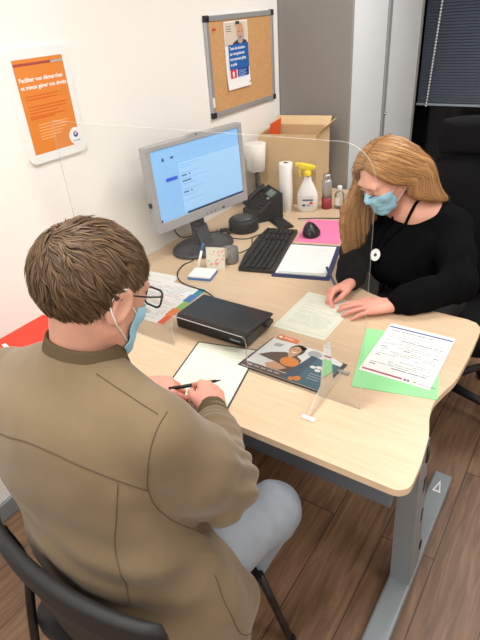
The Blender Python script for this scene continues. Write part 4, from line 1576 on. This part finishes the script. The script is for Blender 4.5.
hand_prims(B, 'L', wr['L'], (.86, .46, -.04), (-.10, -.42, .86), [(38, 52, 30), (44, 56, 34), (50, 60, 36), (54, 60, 36)],
           [(.020, .016, -.008), (.048, .046, -.016), (.056, .078, -.022), (.044, .104, -.026)], 1.02)
bv_, bf_ = biggest(*B.mesh(.0036, None, 1))
ctr = bv_[bf_].mean(1)
hl_ = Hm.loc(ctr) / hs_m
handm = np.zeros(len(ctr), int)
for s in 'RL':
    handm[np.linalg.norm(ctr - wr[s], axis=1) < .19] = 1
lipm = (np.abs(hl_[:, 0]) < .024) & (hl_[:, 1] > .086) & (hl_[:, 2] < -.055) & (hl_[:, 2] > -.078)
handm[lipm] = 2
npmesh('body', bv_, bf_, [M['skin_m'], M['hand_m'], M['lips']], man, handm)
mt = bvh(bv_, bf_)
# brows
for s in (-1, 1):
    MB().tube([snap(mt, Hm(s * x * hs_m, .1, z * hs_m), .001) for x, z in ((.014, .020), (.030, .026), (.046, .021))], [.003, .004, .002], M['hair_mb'], n=6).build('eyebrow', man)

# hair
hc, hr = (0, -.020 * hs_m, .030 * hs_m), (.086 * hs_m, .109 * hs_m, .096 * hs_m)
hline = ([-.14, -.085, -.055, -.035, -.018, .030, .045, .072, .10], [-.098, -.094, -.070, -.010, .030, .030, .048, .062, .066])
cv, cf_ = hair_cap(Hm, hc, hr, hline)
hair = npmesh('hair', cv, cf_, [M['hair_mb']], man, label='short brown hair with a whorl at the crown')
st = flow_strands(Hm, hc, hr, hline, (-.08, -.76, .64), 6000, .036, .0019, .9, 5)
sv, sf = ribbons(st, 1)
npmesh('hair_locks', sv, sf, [M['hair_m']], hair)

# clothes
J = Solid()
J.ell((.985, .455, .560), (.215, .165, .150), k=.05)
J.ell((.950, .425, .750), (.215, .145, .21), k=.05)
J.ell((.905, .430, .950), (.215, .135, .19), k=.05)
J.ell((.892, .448, 1.052), (.195, .108, .088), k=.05)
J.cone(nb + V(-.02, -.015, -.02), sh['L'] + V(.01, 0, .005), .074, .066, .04)
J.cone(nb + V(.02, -.015, -.02), sh['R'] + V(-.01, 0, .005), .074, .066, .04)
J.cone(V(1.10, .47, .66), V(1.172, .56, .475), .10, .066, .05)
J.cone(V(1.16, .48, .55), V(1.200, .50, .405), .060, .046, .05)
J.cone(V(.84, .44, .62), V(.80, .50, .46), .10, .07, .05)
cuff = {}
for s in 'RL':
    d = nrm(wr[s] - el[s])
    cuff[s] = wr[s] - d * .035
    J.chain([sh[s], (sh[s] + el[s]) / 2 + V(.008 if s == 'R' else -.008, 0, -.012), el[s], el[s] * .45 + wr[s] * .55, cuff[s]], [.076, .084, .078, .062, .046], .03)
# scooped at the neck
J.ell(nb + V(.004, .01, .075), (.060, .060, .055), k=.012, op=-1)
armd = nrm(wr['R'] - el['R'])
upd = nrm(el['R'] - sh['R'])


def folds(P):
    d = .0042 * fbm(P * V(1, 1, .8), 16, 1) + .0020 * fbm(P, 40, 2)
    for s in 'RL':
        a, u_ = nrm(wr[s] - el[s]), nrm(el[s] - sh[s])
        q = P - el[s]
        w_ = np.exp(-((q ** 2).sum(1)) / .105 ** 2)
        ang = q @ nrm(a - u_ * .6)
        d += w_ * .0095 * np.sin(ang * 150 + 2.2 * fbm(P, 14, 6))
        q2 = P - (wr[s] * .7 + el[s] * .3)
        d += np.exp(-((q2 ** 2).sum(1)) / .07 ** 2) * .0055 * np.sin((q2 @ a) * 190 + 2 * fbm(P, 18, 8))
    q = P - V(1.02, .36, .70)
    d += np.exp(-((q ** 2).sum(1)) / .16 ** 2) * .0095 * np.sin((q @ nrm(V(.5, .1, 1))) * 75 + 2.4 * fbm(P, 9, 4))
    q = P - V(1.12, .45, .60)
    d += np.exp(-((q ** 2).sum(1)) / .14 ** 2) * .0100 * np.sin((q @ nrm(V(1, -.6, .25))) * 85 + 2.0 * fbm(P, 9, 7))
    return d


jv, jf = biggest(*J.mesh(.005, folds, 2))
jk = npmesh('jacket', jv, jf, [M['jacket']], man, label='olive brown suede jacket')
jt = bvh(jv, jf)
for s in 'RL':
    d = nrm(wr[s] - el[s])
    a, b_ = cuff[s] - d * .012, cuff[s] + d * .038
    Cz = Solid().cone(a, b_, .046, .0385, .01)
    Cz.cone(b_ - d * .004, b_ + d * .06, .034, .034, .004, -1)
    rib = Cz.mesh(.003, lambda P, o=a, d=d: .0009 * np.sin(np.arctan2((P - o) @ nrm(np.cross(d, V(0, 0, 1))), (P - o) @ np.cross(d, nrm(np.cross(d, V(0, 0, 1))))) * 34), 1)
    npmesh('cuff', *rib, [M['jacket_rib']], jk, label='ribbed cuff')
# collar : a standing rib band round the neck
nd = nrm(Hm(0, -.030, -.055) - nb)
cx_ = nrm(np.cross(nd, V(0, 1, 0)))
cy_ = np.cross(nd, cx_)
Vc, Fc = [], []
NR = 64
prof = [(.092, -.040), (.084, -.012), (.077, .014), (.074, .022), (.070, .020), (.070, .0), (.072, -.03)]
for i in range(NR):
    a = 2 * PI * i / NR
    fr = .5 + .5 * math.sin(a)                     # 0 at the front opening, 1 at the back
    for (r_, z_) in prof:
        rr_ = (r_ - .007) * (1.02 + .05 * abs(math.cos(a)))
        Vc.append(nb + V(.002, .006, .0) + nd * .036 + cx_ * rr_ * math.cos(a) * 1.02 + cy_ * rr_ * math.sin(a) * .95 + nd * (z_ + .022 * (fr - .5) - .006))
NP = len(prof)
for i in range(NR):
    for j in range(NP):
        Fc.append((i * NP + j, ((i + 1) % NR) * NP + j, ((i + 1) % NR) * NP + (j + 1) % NP, i * NP + (j + 1) % NP))
npmesh('collar', np.array(Vc), np.array(Fc), [M['jacket_rib']], jk, label='ribbed band collar')
# seams
for pts in ([(0.73, 0.36, 1.03), (0.80, 0.325, 1.06), (0.879, 0.321, 1.074), (0.943, 0.329, 1.081), (1.006, 0.34, 1.071), (1.063, 0.361, 1.044), (1.101, 0.388, 1.01), (1.122, 0.415, 0.977)],
            [(1.128, 0.493, 1.107), (1.132, 0.46, 1.097), (1.134, 0.434, 1.072), (1.131, 0.42, 1.03), (1.122, 0.417, 0.976), (1.124, 0.425, 0.921), (1.134, 0.454, 0.851), (1.146, 0.513, 0.749)],
            [(0.995, 0.462, 1.165), (1.031, 0.468, 1.146), (1.071, 0.474, 1.126), (1.12, 0.477, 1.109)],
            [(1.093, 0.379, 1.015), (1.089, 0.358, 0.935), (1.083, 0.342, 0.864), (1.1, 0.331, 0.797), (1.106, 0.328, 0.723)],
            [(1.196, 0.48, 0.689), (1.214, 0.477, 0.597), (1.215, 0.49, 0.50), (1.215, 0.516, 0.434)]):
    seam(jk, jt, pts)

T_ = Solid()
for hip, kn_, an, sx in ((V(1.045, .46, .545), V(1.152, .785, .538), V(1.00, .60, .09), 1), (V(.88, .47, .545), V(.81, .785, .538), V(.79, .70, .09), -1)):
    T_.chain([hip, (hip + kn_) / 2 + V(0, 0, .004), kn_], [.100, .088, .076], .03)
    T_.chain([kn_, (kn_ + an) / 2, an + V(0, 0, .02)], [.074, .066, .056], .02)
T_.ell((.965, .42, .56), (.17, .14, .11), k=.04)


def jfold(P):
    d = .002 * fbm(P, 22, 11)
    q = P - V(1.13, .74, .55)
    return d + np.exp(-((q ** 2).sum(1)) / .10 ** 2) * .0035 * np.sin((q @ nrm(V(.3, 1, .2))) * 120 + 2 * fbm(P, 12, 5))


tv, tf = biggest(*T_.mesh(.006, jfold, 2))
npmesh('jeans', tv, tf, [M['denim']], man, label='pale grey jeans')
for an, yaw_ in ((V(1.00, .60, .09), -.1), (V(.79, .70, .09), 0.05)):
    Z_ = Solid()
    f_ = V(-math.sin(yaw_), math.cos(yaw_), 0)
    Z_.cone(an + V(0, 0, .0) - f_ * .02, an - f_ * .02 + V(0, 0, -.04), .045, .046, .02)
    Z_.cone(an - f_ * .02 + V(0, 0, -.045), an + f_ * .13 + V(0, 0, -.052), .045, .036, .03)
    Z_.func(lambda P: P[..., 2] - .003, an - .3, an + .3, .004, -1)
    npmesh('shoe', *Z_.mesh(.005), [M['shoe']], man)
mask_mesh(Hm, man, hs_m, mt)
# glasses
gl = MB()
for s in (-1, 1):
    o_ = [Hm(s * .033 * hs_m + x, .116 * hs_m - .10 * abs(s * .033 + x) * .4, y + .001) for x, y in rrect(.050, .036, .011, 4)]
    gl.tube(o_, .0022, M['glasses'], n=6, closed=True)
    gl.tube([Hm(s * .060, .112, .010), Hm(s * .078, .100, .012), Hm(s * .087, .05, .012), Hm(s * .090, .0, .014), Hm(s * .090, -.018, .002)], .0020, M['glasses'], n=6)
gl.tube([Hm(-.011, .120, .006), Hm(0, .123, .009), Hm(.011, .120, .006)], .0018, M['glasses'], n=6)
go = gl.build('glasses', man, label='black rectangular glasses')
for s in (-1, 1):
    o_ = [tuple(Hm(s * .033 * hs_m + x, .116 * hs_m - .10 * abs(s * .033 + x) * .4, y + .001)) for x, y in rrect(.048, .034, .010, 4)]
    MB().add(o_, [tuple(range(len(o_)))], M['lens']).build('lens', go)

# his pen
pa, pb = V(.812, .806, .812), V(.900, .935, .788)
pn = thing('pen', 'black pen held in both hands by the man in brown', 'pen', tuple(pa))
MB().tube([V(0, 0, 0), (pb - pa) * .45, (pb - pa) * .9], [.0055, .0055, .0042], M['black'], n=12).build('barrel', pn)
MB().tube([(pb - pa) * .9, (pb - pa) * 1.0], [.0036, .0012], M['dark_grey'], n=10).build('tip', pn)

# ================================================================== his chair
ch = thing('visitor_chair', 'black visitor chair under the man in the brown jacket', 'chair', (.965, .47, 0), -.03)
b = MB()
b.prism([(x, y) for x, y in rrect(.45, .43, .06, 6)], .405, .44, M['black'])
st_ = b.build('seat', ch)
bm2 = st_.modifiers.new('b', 'BEVEL')
bm2.width = .012
bm2.segments = 3
bm2.limit_method = 'ANGLE'


def back_pt(u, z):
    # curved shell behind the sitter; u from -1 to 1
    x = .275 * math.sin(u * 1.05) / math.sin(1.05)
    y = -.110 - .075 * math.cos(u * 1.35) - .12 * (z - .45)
    return (x, y, z)


nu, nv = 25, 11
for nm, z0_, z1_, hw, m_ in (('back_panel', .47, .765, .90, 'black_mesh'), ):
    vs, fs = [], []
    for off in (0, -.010):
        for j in range(nv):
            v = j / (nv - 1)
            for i in range(nu):
                u = (i / (nu - 1)) * 2 - 1
                ww = .62 + .38 * v
                q = back_pt(u * hw * ww, z0_ + (z1_ - z0_) * v - .0 * u * u)
                vs.append((q[0], q[1] + off, q[2]))
    n1 = nu * nv
    for j in range(nv - 1):
        for i in range(nu - 1):
            a = j * nu + i
            fs += [(a, a + 1, a + nu + 1, a + nu), (n1 + a, n1 + a + nu, n1 + a + nu + 1, n1 + a + 1)]
    for i in range(nu - 1):
        fs += [(i, n1 + i, n1 + i + 1, i + 1), (nu * (nv - 1) + i, nu * (nv - 1) + i + 1, n1 + nu * (nv - 1) + i + 1, n1 + nu * (nv - 1) + i)]
    for j in range(nv - 1):
        fs += [(j * nu, (j + 1) * nu, n1 + (j + 1) * nu, n1 + j * nu), (j * nu + nu - 1, n1 + j * nu + nu - 1, n1 + (j + 1) * nu + nu - 1, (j + 1) * nu + nu - 1)]
    MB().add(vs, fs, M[m_], smooth=False).build(nm, ch, label='textured black back panel')
rm = MB()
# thick padded top rim
vs, fs = [], []
NS = 30
ring = rrect(.028, .080, .012, 4)
for i in range(NS + 1):
    u = (i / NS) * 2 - 1
    q = back_pt(u, .790)
    for (a, z_) in ring:
        sc_ = 1.0 if abs(u) < .93 else max(.25, 1 - (abs(u) - .93) * 9)
        vs.append((q[0], q[1] + a * sc_, q[2] + z_ * sc_ - .012 * u * u))
k_ = len(ring)
for i in range(NS):
    for j in range(k_):
        fs.append((i * k_ + j, i * k_ + (j + 1) % k_, (i + 1) * k_ + (j + 1) % k_, (i + 1) * k_ + j))
fs += [tuple(range(k_)), tuple(NS * k_ + j for j in range(k_))]
rm.add(vs, fs, M['black_soft'], smooth=True).build('top_rim', ch)
for (sx, y0_, y1_, top) in ((-1, .205, .285, .42), (1, .205, .285, .42), (-1, -.19, -.30, .70), (1, -.19, -.30, .70)):
    l2 = MB()
    if y0_ > 0:
        l2.tube([(sx * .205, y0_, top), (sx * .248, y1_, .0)], .0115, M['black_metal'], n=12)
        l2.tube([(sx * .205, y0_, top - .004), (sx * .205, -.10, top - .004)], .010, M['black_metal'], n=10)
    else:
        l2.tube(smoothpts([back_pt(sx * .80, .73), back_pt(sx * .72, .60), (sx * .20, -.215, .44), (sx * .22, -.29, .02), (sx * .222, -.295, 0)], 6), .0115, M['black_metal'], n=12)
    lo2 = l2.build('leg', ch)
    MB().lathe([(.015, 0), (.015, .018), (.012, .02)], M['black_soft'], (sx * (.248 if y0_ > 0 else .222), y1_ if y0_ > 0 else -.295, 0), 14).build('glide', lo2)

# ================================================================== the woman
wo = thing('person', 'blond woman in a black jumper and blue mask writing across the desk', 'person', (0, 0, 0))
Hw = Frame((1.022, 1.865, 1.148), (-.38, -.76, -.54), (0, 0, 1))
hs_w = 1.0
sh = dict(L=V(1.268, 1.965, .950), R=V(.965, 2.035, .960))
el = dict(L=V(1.355, 1.775, .812), R=V(.905, 1.915, .800))
wr = dict(L=V(1.172, 1.603, .768), R=V(.985, 1.668, .782))
nb = V(1.105, 1.955, 1.035)
B = Solid()
B.ell((1.17, 2.13, .57), (.15, .12, .11))
B.chain([V(1.17, 2.12, .58), V(1.155, 2.09, .74), V(1.13, 2.02, .93), nb], [.11, .09, .10, .055], .05)
B.ell((1.115, 1.965, .99), (.12, .075, .06), k=.04)
for s in 'LR':
    B.cone(V(1.12, 2.0, .99), sh[s], .06, .042, .04)
    B.chain([sh[s], el[s], wr[s]], [.042, .034, .024], .02)
for hip, kn_, an in ((V(1.23, 2.09, .55), V(1.20, 1.76, .545), V(1.21, 1.80, .10)), (V(1.09, 2.10, .55), V(1.03, 1.78, .545), V(1.05, 1.82, .10))):
    B.chain([hip, kn_], [.07, .050], .03)
    B.chain([kn_, an], [.048, .032], .02)
    B.cone(an + V(0, .01, -.03), an + V(0, -.11, -.06), .028, .02, .02)
B.cone(Hw(0, -.022, -.055), nb + V(0, 0, -.02), .046, .052, .03)
head(B, Hw, hs_w, True)
hand_prims(B, 'L', wr['L'], (-.83, -.55, -.01), (.02, .0, 1), [(6, 10, 6), (4, 12, 8), (5, 12, 8), (6, 12, 8)],
           [(.020, .016, -.004), (.048, .044, -.008), (.066, .070, -.010), (.076, .096, -.012)], .98, (.16, .05, -.07, -.2))
hand_prims(B, 'R', wr['R'], (-.50, -.84, -.12), (-.50, .30, .80), [(40, 42, 20), (48, 48, 24), (56, 56, 30), (62, 58, 30)],
           [(.020, .016, -.008), (.044, .048, -.022), (.040, .080, -.036), (.022, .104, -.042)], .96)
bv_, bf_ = biggest(*B.mesh(.0034, None, 1))
ctr = bv_[bf_].mean(1)
hl_ = Hw.loc(ctr) / hs_w
handm = np.zeros(len(ctr), int)
for s in 'LR':
    handm[np.linalg.norm(ctr - wr[s], axis=1) < .19] = 1
lipm = (np.abs(hl_[:, 0]) < .024) & (hl_[:, 1] > .086) & (hl_[:, 2] < -.055) & (hl_[:, 2] > -.078)
handm[lipm] = 2
npmesh('body', bv_, bf_, [M['skin_w'], M['hand_m'], M['lips']], wo, handm)
wt = bvh(bv_, bf_)
for s in (-1, 1):
    MB().tube([snap(wt, Hw(s * x * hs_w, .11, z * hs_w), .0008) for x, z in ((.013, .022), (.030, .029), (.048, .022))], [.0022, .0028, .0014], M['brow'], n=6).build('eyebrow', wo)
    MB().tube([snap(wt, Hw(s * x * hs_w, .11, z * hs_w), .0012) for x, z in ((.019, -.004), (.026, -.009), (.034, -.010), (.046, -.003))], [.0014, .0020, .0022, .0012], M['eyeline'], n=6).build('lash_line', wo)
MB().lathe([(.001, -.004), (.004, 0), (.001, .004)], M['chrome'], tuple(Hw(-.088 * hs_w, -.004, -.044 * hs_w)), 10).build('earring', wo, label='small silver earring')

# jumper
S = Solid()
S.ell((1.13, 2.015, .900), (.160, .112, .15), k=.05)
S.ell((1.155, 2.085, .72), (.150, .115, .19), k=.05)
S.ell((1.17, 2.12, .575), (.165, .13, .11), k=.05)
S.ell((1.060, 1.935, .885), (.068, .064, .070), k=.04)
S.ell((1.185, 1.915, .885), (.068, .064, .070), k=.04)
S.ell((1.105, 1.925, .80), (.15, .125, .13), k=.05)
S.ell((1.12, 1.985, .975), (.125, .082, .058), k=.04)
for s in 'LR':
    S.cone(V(1.12, 2.0, .968), sh[s], .070, .062, .04)
    d = nrm(wr[s] - el[s])
    c_ = wr[s] - d * .018
    S.chain([sh[s], (sh[s] + el[s]) / 2, el[s], el[s] * .5 + wr[s] * .5, wr[s] - d * .055, c_], [.063, .066, .060, .057, .052, .034], .03)
S.ell(nb + V(-.022, -.055, .030), (.078, .080, .064), Hw.B, k=.015, op=-1)
S.func(lambda P: np.where((P[..., 1] < 1.86) & (P[..., 2] < .80), P[..., 2] - (D + .003), 1.0), (.7, 1.5, .6), (1.5, 1.86, .80), .006, -1)


def wfold(P):
    d = .0025 * fbm(P, 20, 21) + .001 * fbm(P, 55, 22)
    for s in 'LR':
        a, u_ = nrm(wr[s] - el[s]), nrm(el[s] - sh[s])
        q = P - el[s]
        d += np.exp(-((q ** 2).sum(1)) / .09 ** 2) * .0045 * np.sin((q @ nrm(a - u_ * .6)) * 150 + 2.2 * fbm(P, 14, 6))
        q = P - wr[s]
        d += np.exp(-((q ** 2).sum(1)) / .06 ** 2) * .003 * np.sin((q @ a) * 200 + 2.2 * fbm(P, 18, 9))
    return d


wv, wf_ = biggest(*S.mesh(.0045, wfold, 2))
jump = npmesh('jumper', wv, wf_, [M['sweater']], wo, label='black knitted jumper')
jt = bvh(wv, wf_)
T_ = Solid()
for hip, kn_, an in ((V(1.23, 2.09, .55), V(1.20, 1.76, .545), V(1.21, 1.80, .10)), (V(1.09, 2.10, .55), V(1.03, 1.78, .545), V(1.05, 1.82, .10))):
    T_.chain([hip, kn_], [.085, .066], .03)
    T_.chain([kn_, an + V(0, 0, .01)], [.064, .050], .02)
T_.ell((1.17, 2.12, .55), (.165, .13, .10), k=.04)
npmesh('trousers', *biggest(*T_.mesh(.007, None, 2)), [M['trousers']], wo)
for an in (V(1.21, 1.80, .10), V(1.05, 1.82, .10)):
    Z_ = Solid()
    Z_.cone(an + V(0, .015, -.035), an + V(0, .015, -.06), .040, .038, .02)
    Z_.cone(an + V(0, .01, -.055), an + V(0, -.13, -.068), .036, .028, .03)
    Z_.func(lambda P: P[..., 2] - .003, an - .3, an + .3, .004, -1)
    npmesh('shoe', *Z_.mesh(.005), [M['shoe']], wo)
mask_mesh(Hw, wo, hs_w, wt)

# lanyard and badge
def drape(p_):
    """lay a point onto skin or jumper, coming from in front and above"""
    d_ = Vector((-.15, -.75, .60)).normalized()
    best = None
    for t_ in (wt, jt):
        h_ = t_.ray_cast(Vector(p_) + d_ * .25, -d_, .5)
        if h_[0] is not None and (best is None or h_[3] < best[3]):
            best = h_
    return best[0] + d_ * .004 if best else Vector(p_)


ly = MB()
for pts in ([nb + V(.062, -.015, .045), nb + V(.035, -.060, .02), nb + V(.010, -.09, -.03), V(1.075, 1.86, .93), V(1.034, 1.84, .838)],
            [nb + V(-.06, -.02, .045), nb + V(-.06, -.06, .02), nb + V(-.065, -.09, -.03), V(1.030, 1.86, .93), V(1.026, 1.84, .838)]):
    ly.tube([drape(q) for q in smoothpts(pts, 8)][:(None if pts[0][0] > nb[0] else 0)] or [snap(jt, q, .004) for q in smoothpts(pts, 8)[12:]], .0060, M['lanyard'], n=6)
lyo = ly.build('lanyard', wo, label='black neck strap')
bp_ = drape(V(1.030, 1.84, .828))
n_ = Vector((.1, -.80, .55)).normalized()
Tb = Matrix.Translation(bp_ + n_ * .014) @ n_.to_track_quat('Z', 'Y').to_matrix().to_4x4()
MB().disc(0, 0, .0185, .024, 0, M['paper'], Tb, t=.003).disc(0, 0, .006, .007, .0031, M['photo_dark'], Tb).build('badge', lyo, label='oval white badge with a dark centre')
MB().lathe([(.001, -.005), (.005, 0), (.001, .005)], M['chrome'], tuple(snap(wt, nb + V(-.028, -.085, .0), .004)), 10).build('pendant', wo, label='small silver pendant')

# hair: guide curves from the parting, front to back, on both sides
hl = lambda a: Hw(*(np.array(a) * hs_w))
GL = [[hl((-.006, .060, .096)), hl((-.042, .062, .086)), hl((-.074, .046, .046)), hl((-.089, .016, .006)), hl((-.097, -.026, -.026)), V(1.125, 1.860, 1.092), V(1.170, 1.895, 1.075)],
      [hl((-.006, .030, .118)), hl((-.056, .022, .104)), hl((-.090, -.014, .052)), hl((-.102, -.052, -.002)), hl((-.106, -.082, -.040)), V(1.175, 1.905, 1.085), V(1.208, 1.935, 1.058)],
      [hl((-.005, -.020, .126)), hl((-.056, -.040, .108)), hl((-.088, -.075, .052)), hl((-.096, -.100, -.000)), hl((-.098, -.118, -.040)), V(1.195, 1.955, 1.080), V(1.222, 1.985, 1.045)],
      [hl((-.002, -.075, .104)), hl((-.030, -.100, .080)), hl((-.050, -.122, .030)), hl((-.054, -.132, -.020)), hl((-.056, -.138, -.060)), V(1.180, 2.010, 1.050), V(1.20, 2.050, 1.01)]]
GR = [[hl((.006, .060, .096)), hl((.048, .060, .084)), hl((.084, .052, .046)), hl((.100, .060, -.010)), V(.898, 1.790, 1.020), V(.902, 1.785, .920), V(.918, 1.795, .825)],
      [hl((.006, .030, .118)), hl((.058, .026, .104)), hl((.094, .010, .048)), hl((.108, .012, -.010)), V(.916, 1.845, 1.020), V(.920, 1.840, .930), V(.935, 1.845, .850)],
      [hl((.005, -.020, .126)), hl((.058, -.036, .106)), hl((.090, -.065, .047)), hl((.098, -.075, -.010)), V(.955, 1.930, 1.050), V(.950, 1.930, .960), V(.955, 1.930, .88)],
      [hl((.002, -.075, .104)), hl((.030, -.100, .080)), hl((.052, -.122, .030)), hl((.058, -.130, -.020)), V(1.065, 2.030, 1.060), V(1.055, 2.060, 1.02), V(1.05, 2.075, .97)]]


def guide(G, u, n=26):
    u = u * (len(G) - 1)
    i = min(int(u), len(G) - 2)
    t = u - i
    P = [np.array(a) * (1 - t) + np.array(b_) * t for a, b_ in zip(G[i], G[i + 1])]
    q = np.array([tuple(v) for v in smoothpts(P, 6)])
    return q


HS = Solid()
HS.ell(hl((0, -.024, .036)), V(.086, .104, .090) * hs_w, Hw.B, .015)


def cutw(P):
    q = Hw.loc(P) / hs_w
    return q[..., 2] - np.interp(q[..., 1], [-.14, -.06, -.03, .02, .04, .06, .08, .10], [-.07, -.06, -.02, .04, .070, .100, .12, .14])


HS.func(cutw, Hw.o - .16, Hw.o + .16, .012, -1)
for G in (GL, GR):
    for u in np.linspace(0, 1, 11):
        q = guide(G, u)[::3]
        n = len(q)
        ins = q.copy()
        for i in range(n):
            c = hl((0, -.015, .02))
            if i < n * .55:
                ins[i] = q[i] - nrm(q[i] - c) * .009
        HS.chain(list(ins), list(np.interp(np.linspace(0, 1, n), [0, .25, .6, 1], [.009, .011, .014, .009])), .014)
hv, hf = biggest(*HS.mesh(.0036, lambda P: .0012 * fbm(P * V(1, 1, .25), 160, 5), 1))
whair = npmesh('hair', hv, hf, [M['hair_wb']], wo, label='long straight blond hair')
ht = bvh(hv, hf)
g = np.random.default_rng(9)
cur = []
for G, cnt in ((GL, 1500), (GR, 1300)):
    for k in range(cnt):
        u = g.uniform(0, 1)
        q = guide(G, u)
        n = len(q)
        t = np.linspace(0, 1, n)
        t0 = g.choice([0, 0, 0, g.uniform(0, .5)])
        q = q[int(t0 * n):]
        if g.uniform() < .4:
            q = q[:max(9, int(len(q) * g.uniform(.6, 1)))]
        off = g.normal(size=3) * .006
        w1 = g.normal(size=3) * .003
        n = len(q)
        tt = np.linspace(0, 1, n)
        q = q + off * np.interp(tt, [0, .3, 1], [.3, 1, 1.4])[:, None] + w1 * np.sin(tt * g.uniform(3, 7) + g.uniform(0, 6))[:, None]
        P, N = [], []
        lift = abs(g.normal()) * .0016 + .0004
        for a in q[::2]:
            c, nn, ii, dd = ht.find_nearest(Vector(a))
            s_ = (Vector(a) - c).dot(nn)
            P.append(np.array(c + nn * (lift if s_ < .006 else min(s_, .010))))
            N.append(np.array(nn))
        P, N = np.array(P), np.array(N)
        if len(P) > 4:
            P[1:-1] = .5 * P[1:-1] + .25 * (P[:-2] + P[2:])
            cur.append((P, N, .0017 * g.uniform(.6, 1.3)))
sv, sf = ribbons(cur, 1)
npmesh('hair_locks', sv, sf, [M['hair_w']], whair)

# her pen
pa, pb = V(.984, 1.604, .7435), V(.893, 1.655, .838)
pn = thing('pen', 'dark blue pen in the right hand of the woman in black', 'pen', tuple(pa))
MB().tube([(pb - pa) * .07, (pb - pa) * .5, pb - pa], [.0042, .0050, .0050], M['navy'], n=12).build('barrel', pn)
MB().tube([V(0, 0, 0), (pb - pa) * .07], [.0008, .0036], M['silver'], n=10).build('tip', pn)

# ================================================================== her chair
oc = thing('office_chair', 'large black swivel chair with a headrest behind the blond woman', 'chair', (1.275, 2.135, 0), PI + .26)
b = MB()
b.box((0, 0, .445), (.50, .48, .085), M['black_fabric'], .035, seg=4, smooth=True)
b.build('seat', oc)


def cush(cx, cy, cz, w_, h_, t_, bend, tilt, m_, nm):
    nu, nv = 18, 18
    vs, fs = [], []
    for side in (1, -1):
        for j in range(nv + 1):
            v = j / nv * 2 - 1
            for i in range(nu + 1):
                u = i / nu * 2 - 1
                uu = u * math.sqrt(1 - v * v / 2 * .45)
                vv = v * math.sqrt(1 - u * u / 2 * .45)
                th_ = t_ * (1 - max(abs(u), abs(v)) ** 6)
                x = uu * w_ / 2
                z = vv * h_ / 2
                y = bend * u * u + side * th_ / 2 - tilt * z
                vs.append((cx + x, cy + y, cz + z))
    n1 = (nu + 1) * (nv + 1)
    for j in range(nv):
        for i in range(nu):
            a = j * (nu + 1) + i
            fs.append((a, a + nu + 1, a + nu + 2, a + 1))
            fs.append((n1 + a, n1 + a + 1, n1 + a + nu + 2, n1 + a + nu + 1))
    bb = MB()
    bb.add(vs, fs, M[m_], smooth=True)
    bmesh.ops.remove_doubles(bb.bm, verts=bb.bm.verts[:], dist=.0004)
    return bb.build(nm, oc)


cush(0, -.225, .80, .50, .62, .075, .05, .14, 'black_fabric', 'backrest')
cush(0, -.285, 1.185, .28, .16, .07, .03, .10, 'black_fabric', 'headrest')
MB().box((0, -.290, 1.08), (.09, .022, .26), M['black'], .005).build('headrest_bracket', oc)
for s in (-1, 1):
    a = MB()
    a.tube(smoothpts([(s * .22, -.06, .42), (s * .295, -.06, .42), (s * .305, -.06, .50), (s * .300, -.06, .645)], 6), .017, M['black'], n=10)
    a.box((s * .300, -.05, .655), (.075, .22, .03), M['black_soft'], .012, seg=3, smooth=True)
    a.build('armrest', oc)
MB().tube([(0, 0, .09), (0, 0, .41)], .027, M['black_metal'], n=16).build('gas_column', oc)
for k in range(5):
    a = 2 * PI * k / 5 + .12
    ca, sa = math.cos(a), math.sin(a)
    l2 = MB()
    l2.tube([(ca * .02, sa * .02, .110), (ca * .30, sa * .30, .080)], [.024, .017], M['black_soft'], n=10)
    lo2 = l2.build('base_leg', oc)
    Tw = Matrix.Translation((ca * .30, sa * .30, .030)) @ Matrix.Rotation(a + 1.1, 4, 'Z') @ Matrix.Rotation(PI / 2, 4, 'Y')
    MB().lathe([(.010, -.024), (.028, -.022), (.030, -.008), (.016, -.004), (.016, .004), (.030, .008), (.028, .022), (.010, .024)], M['black'], T=Tw, n=20).build('caster', lo2)
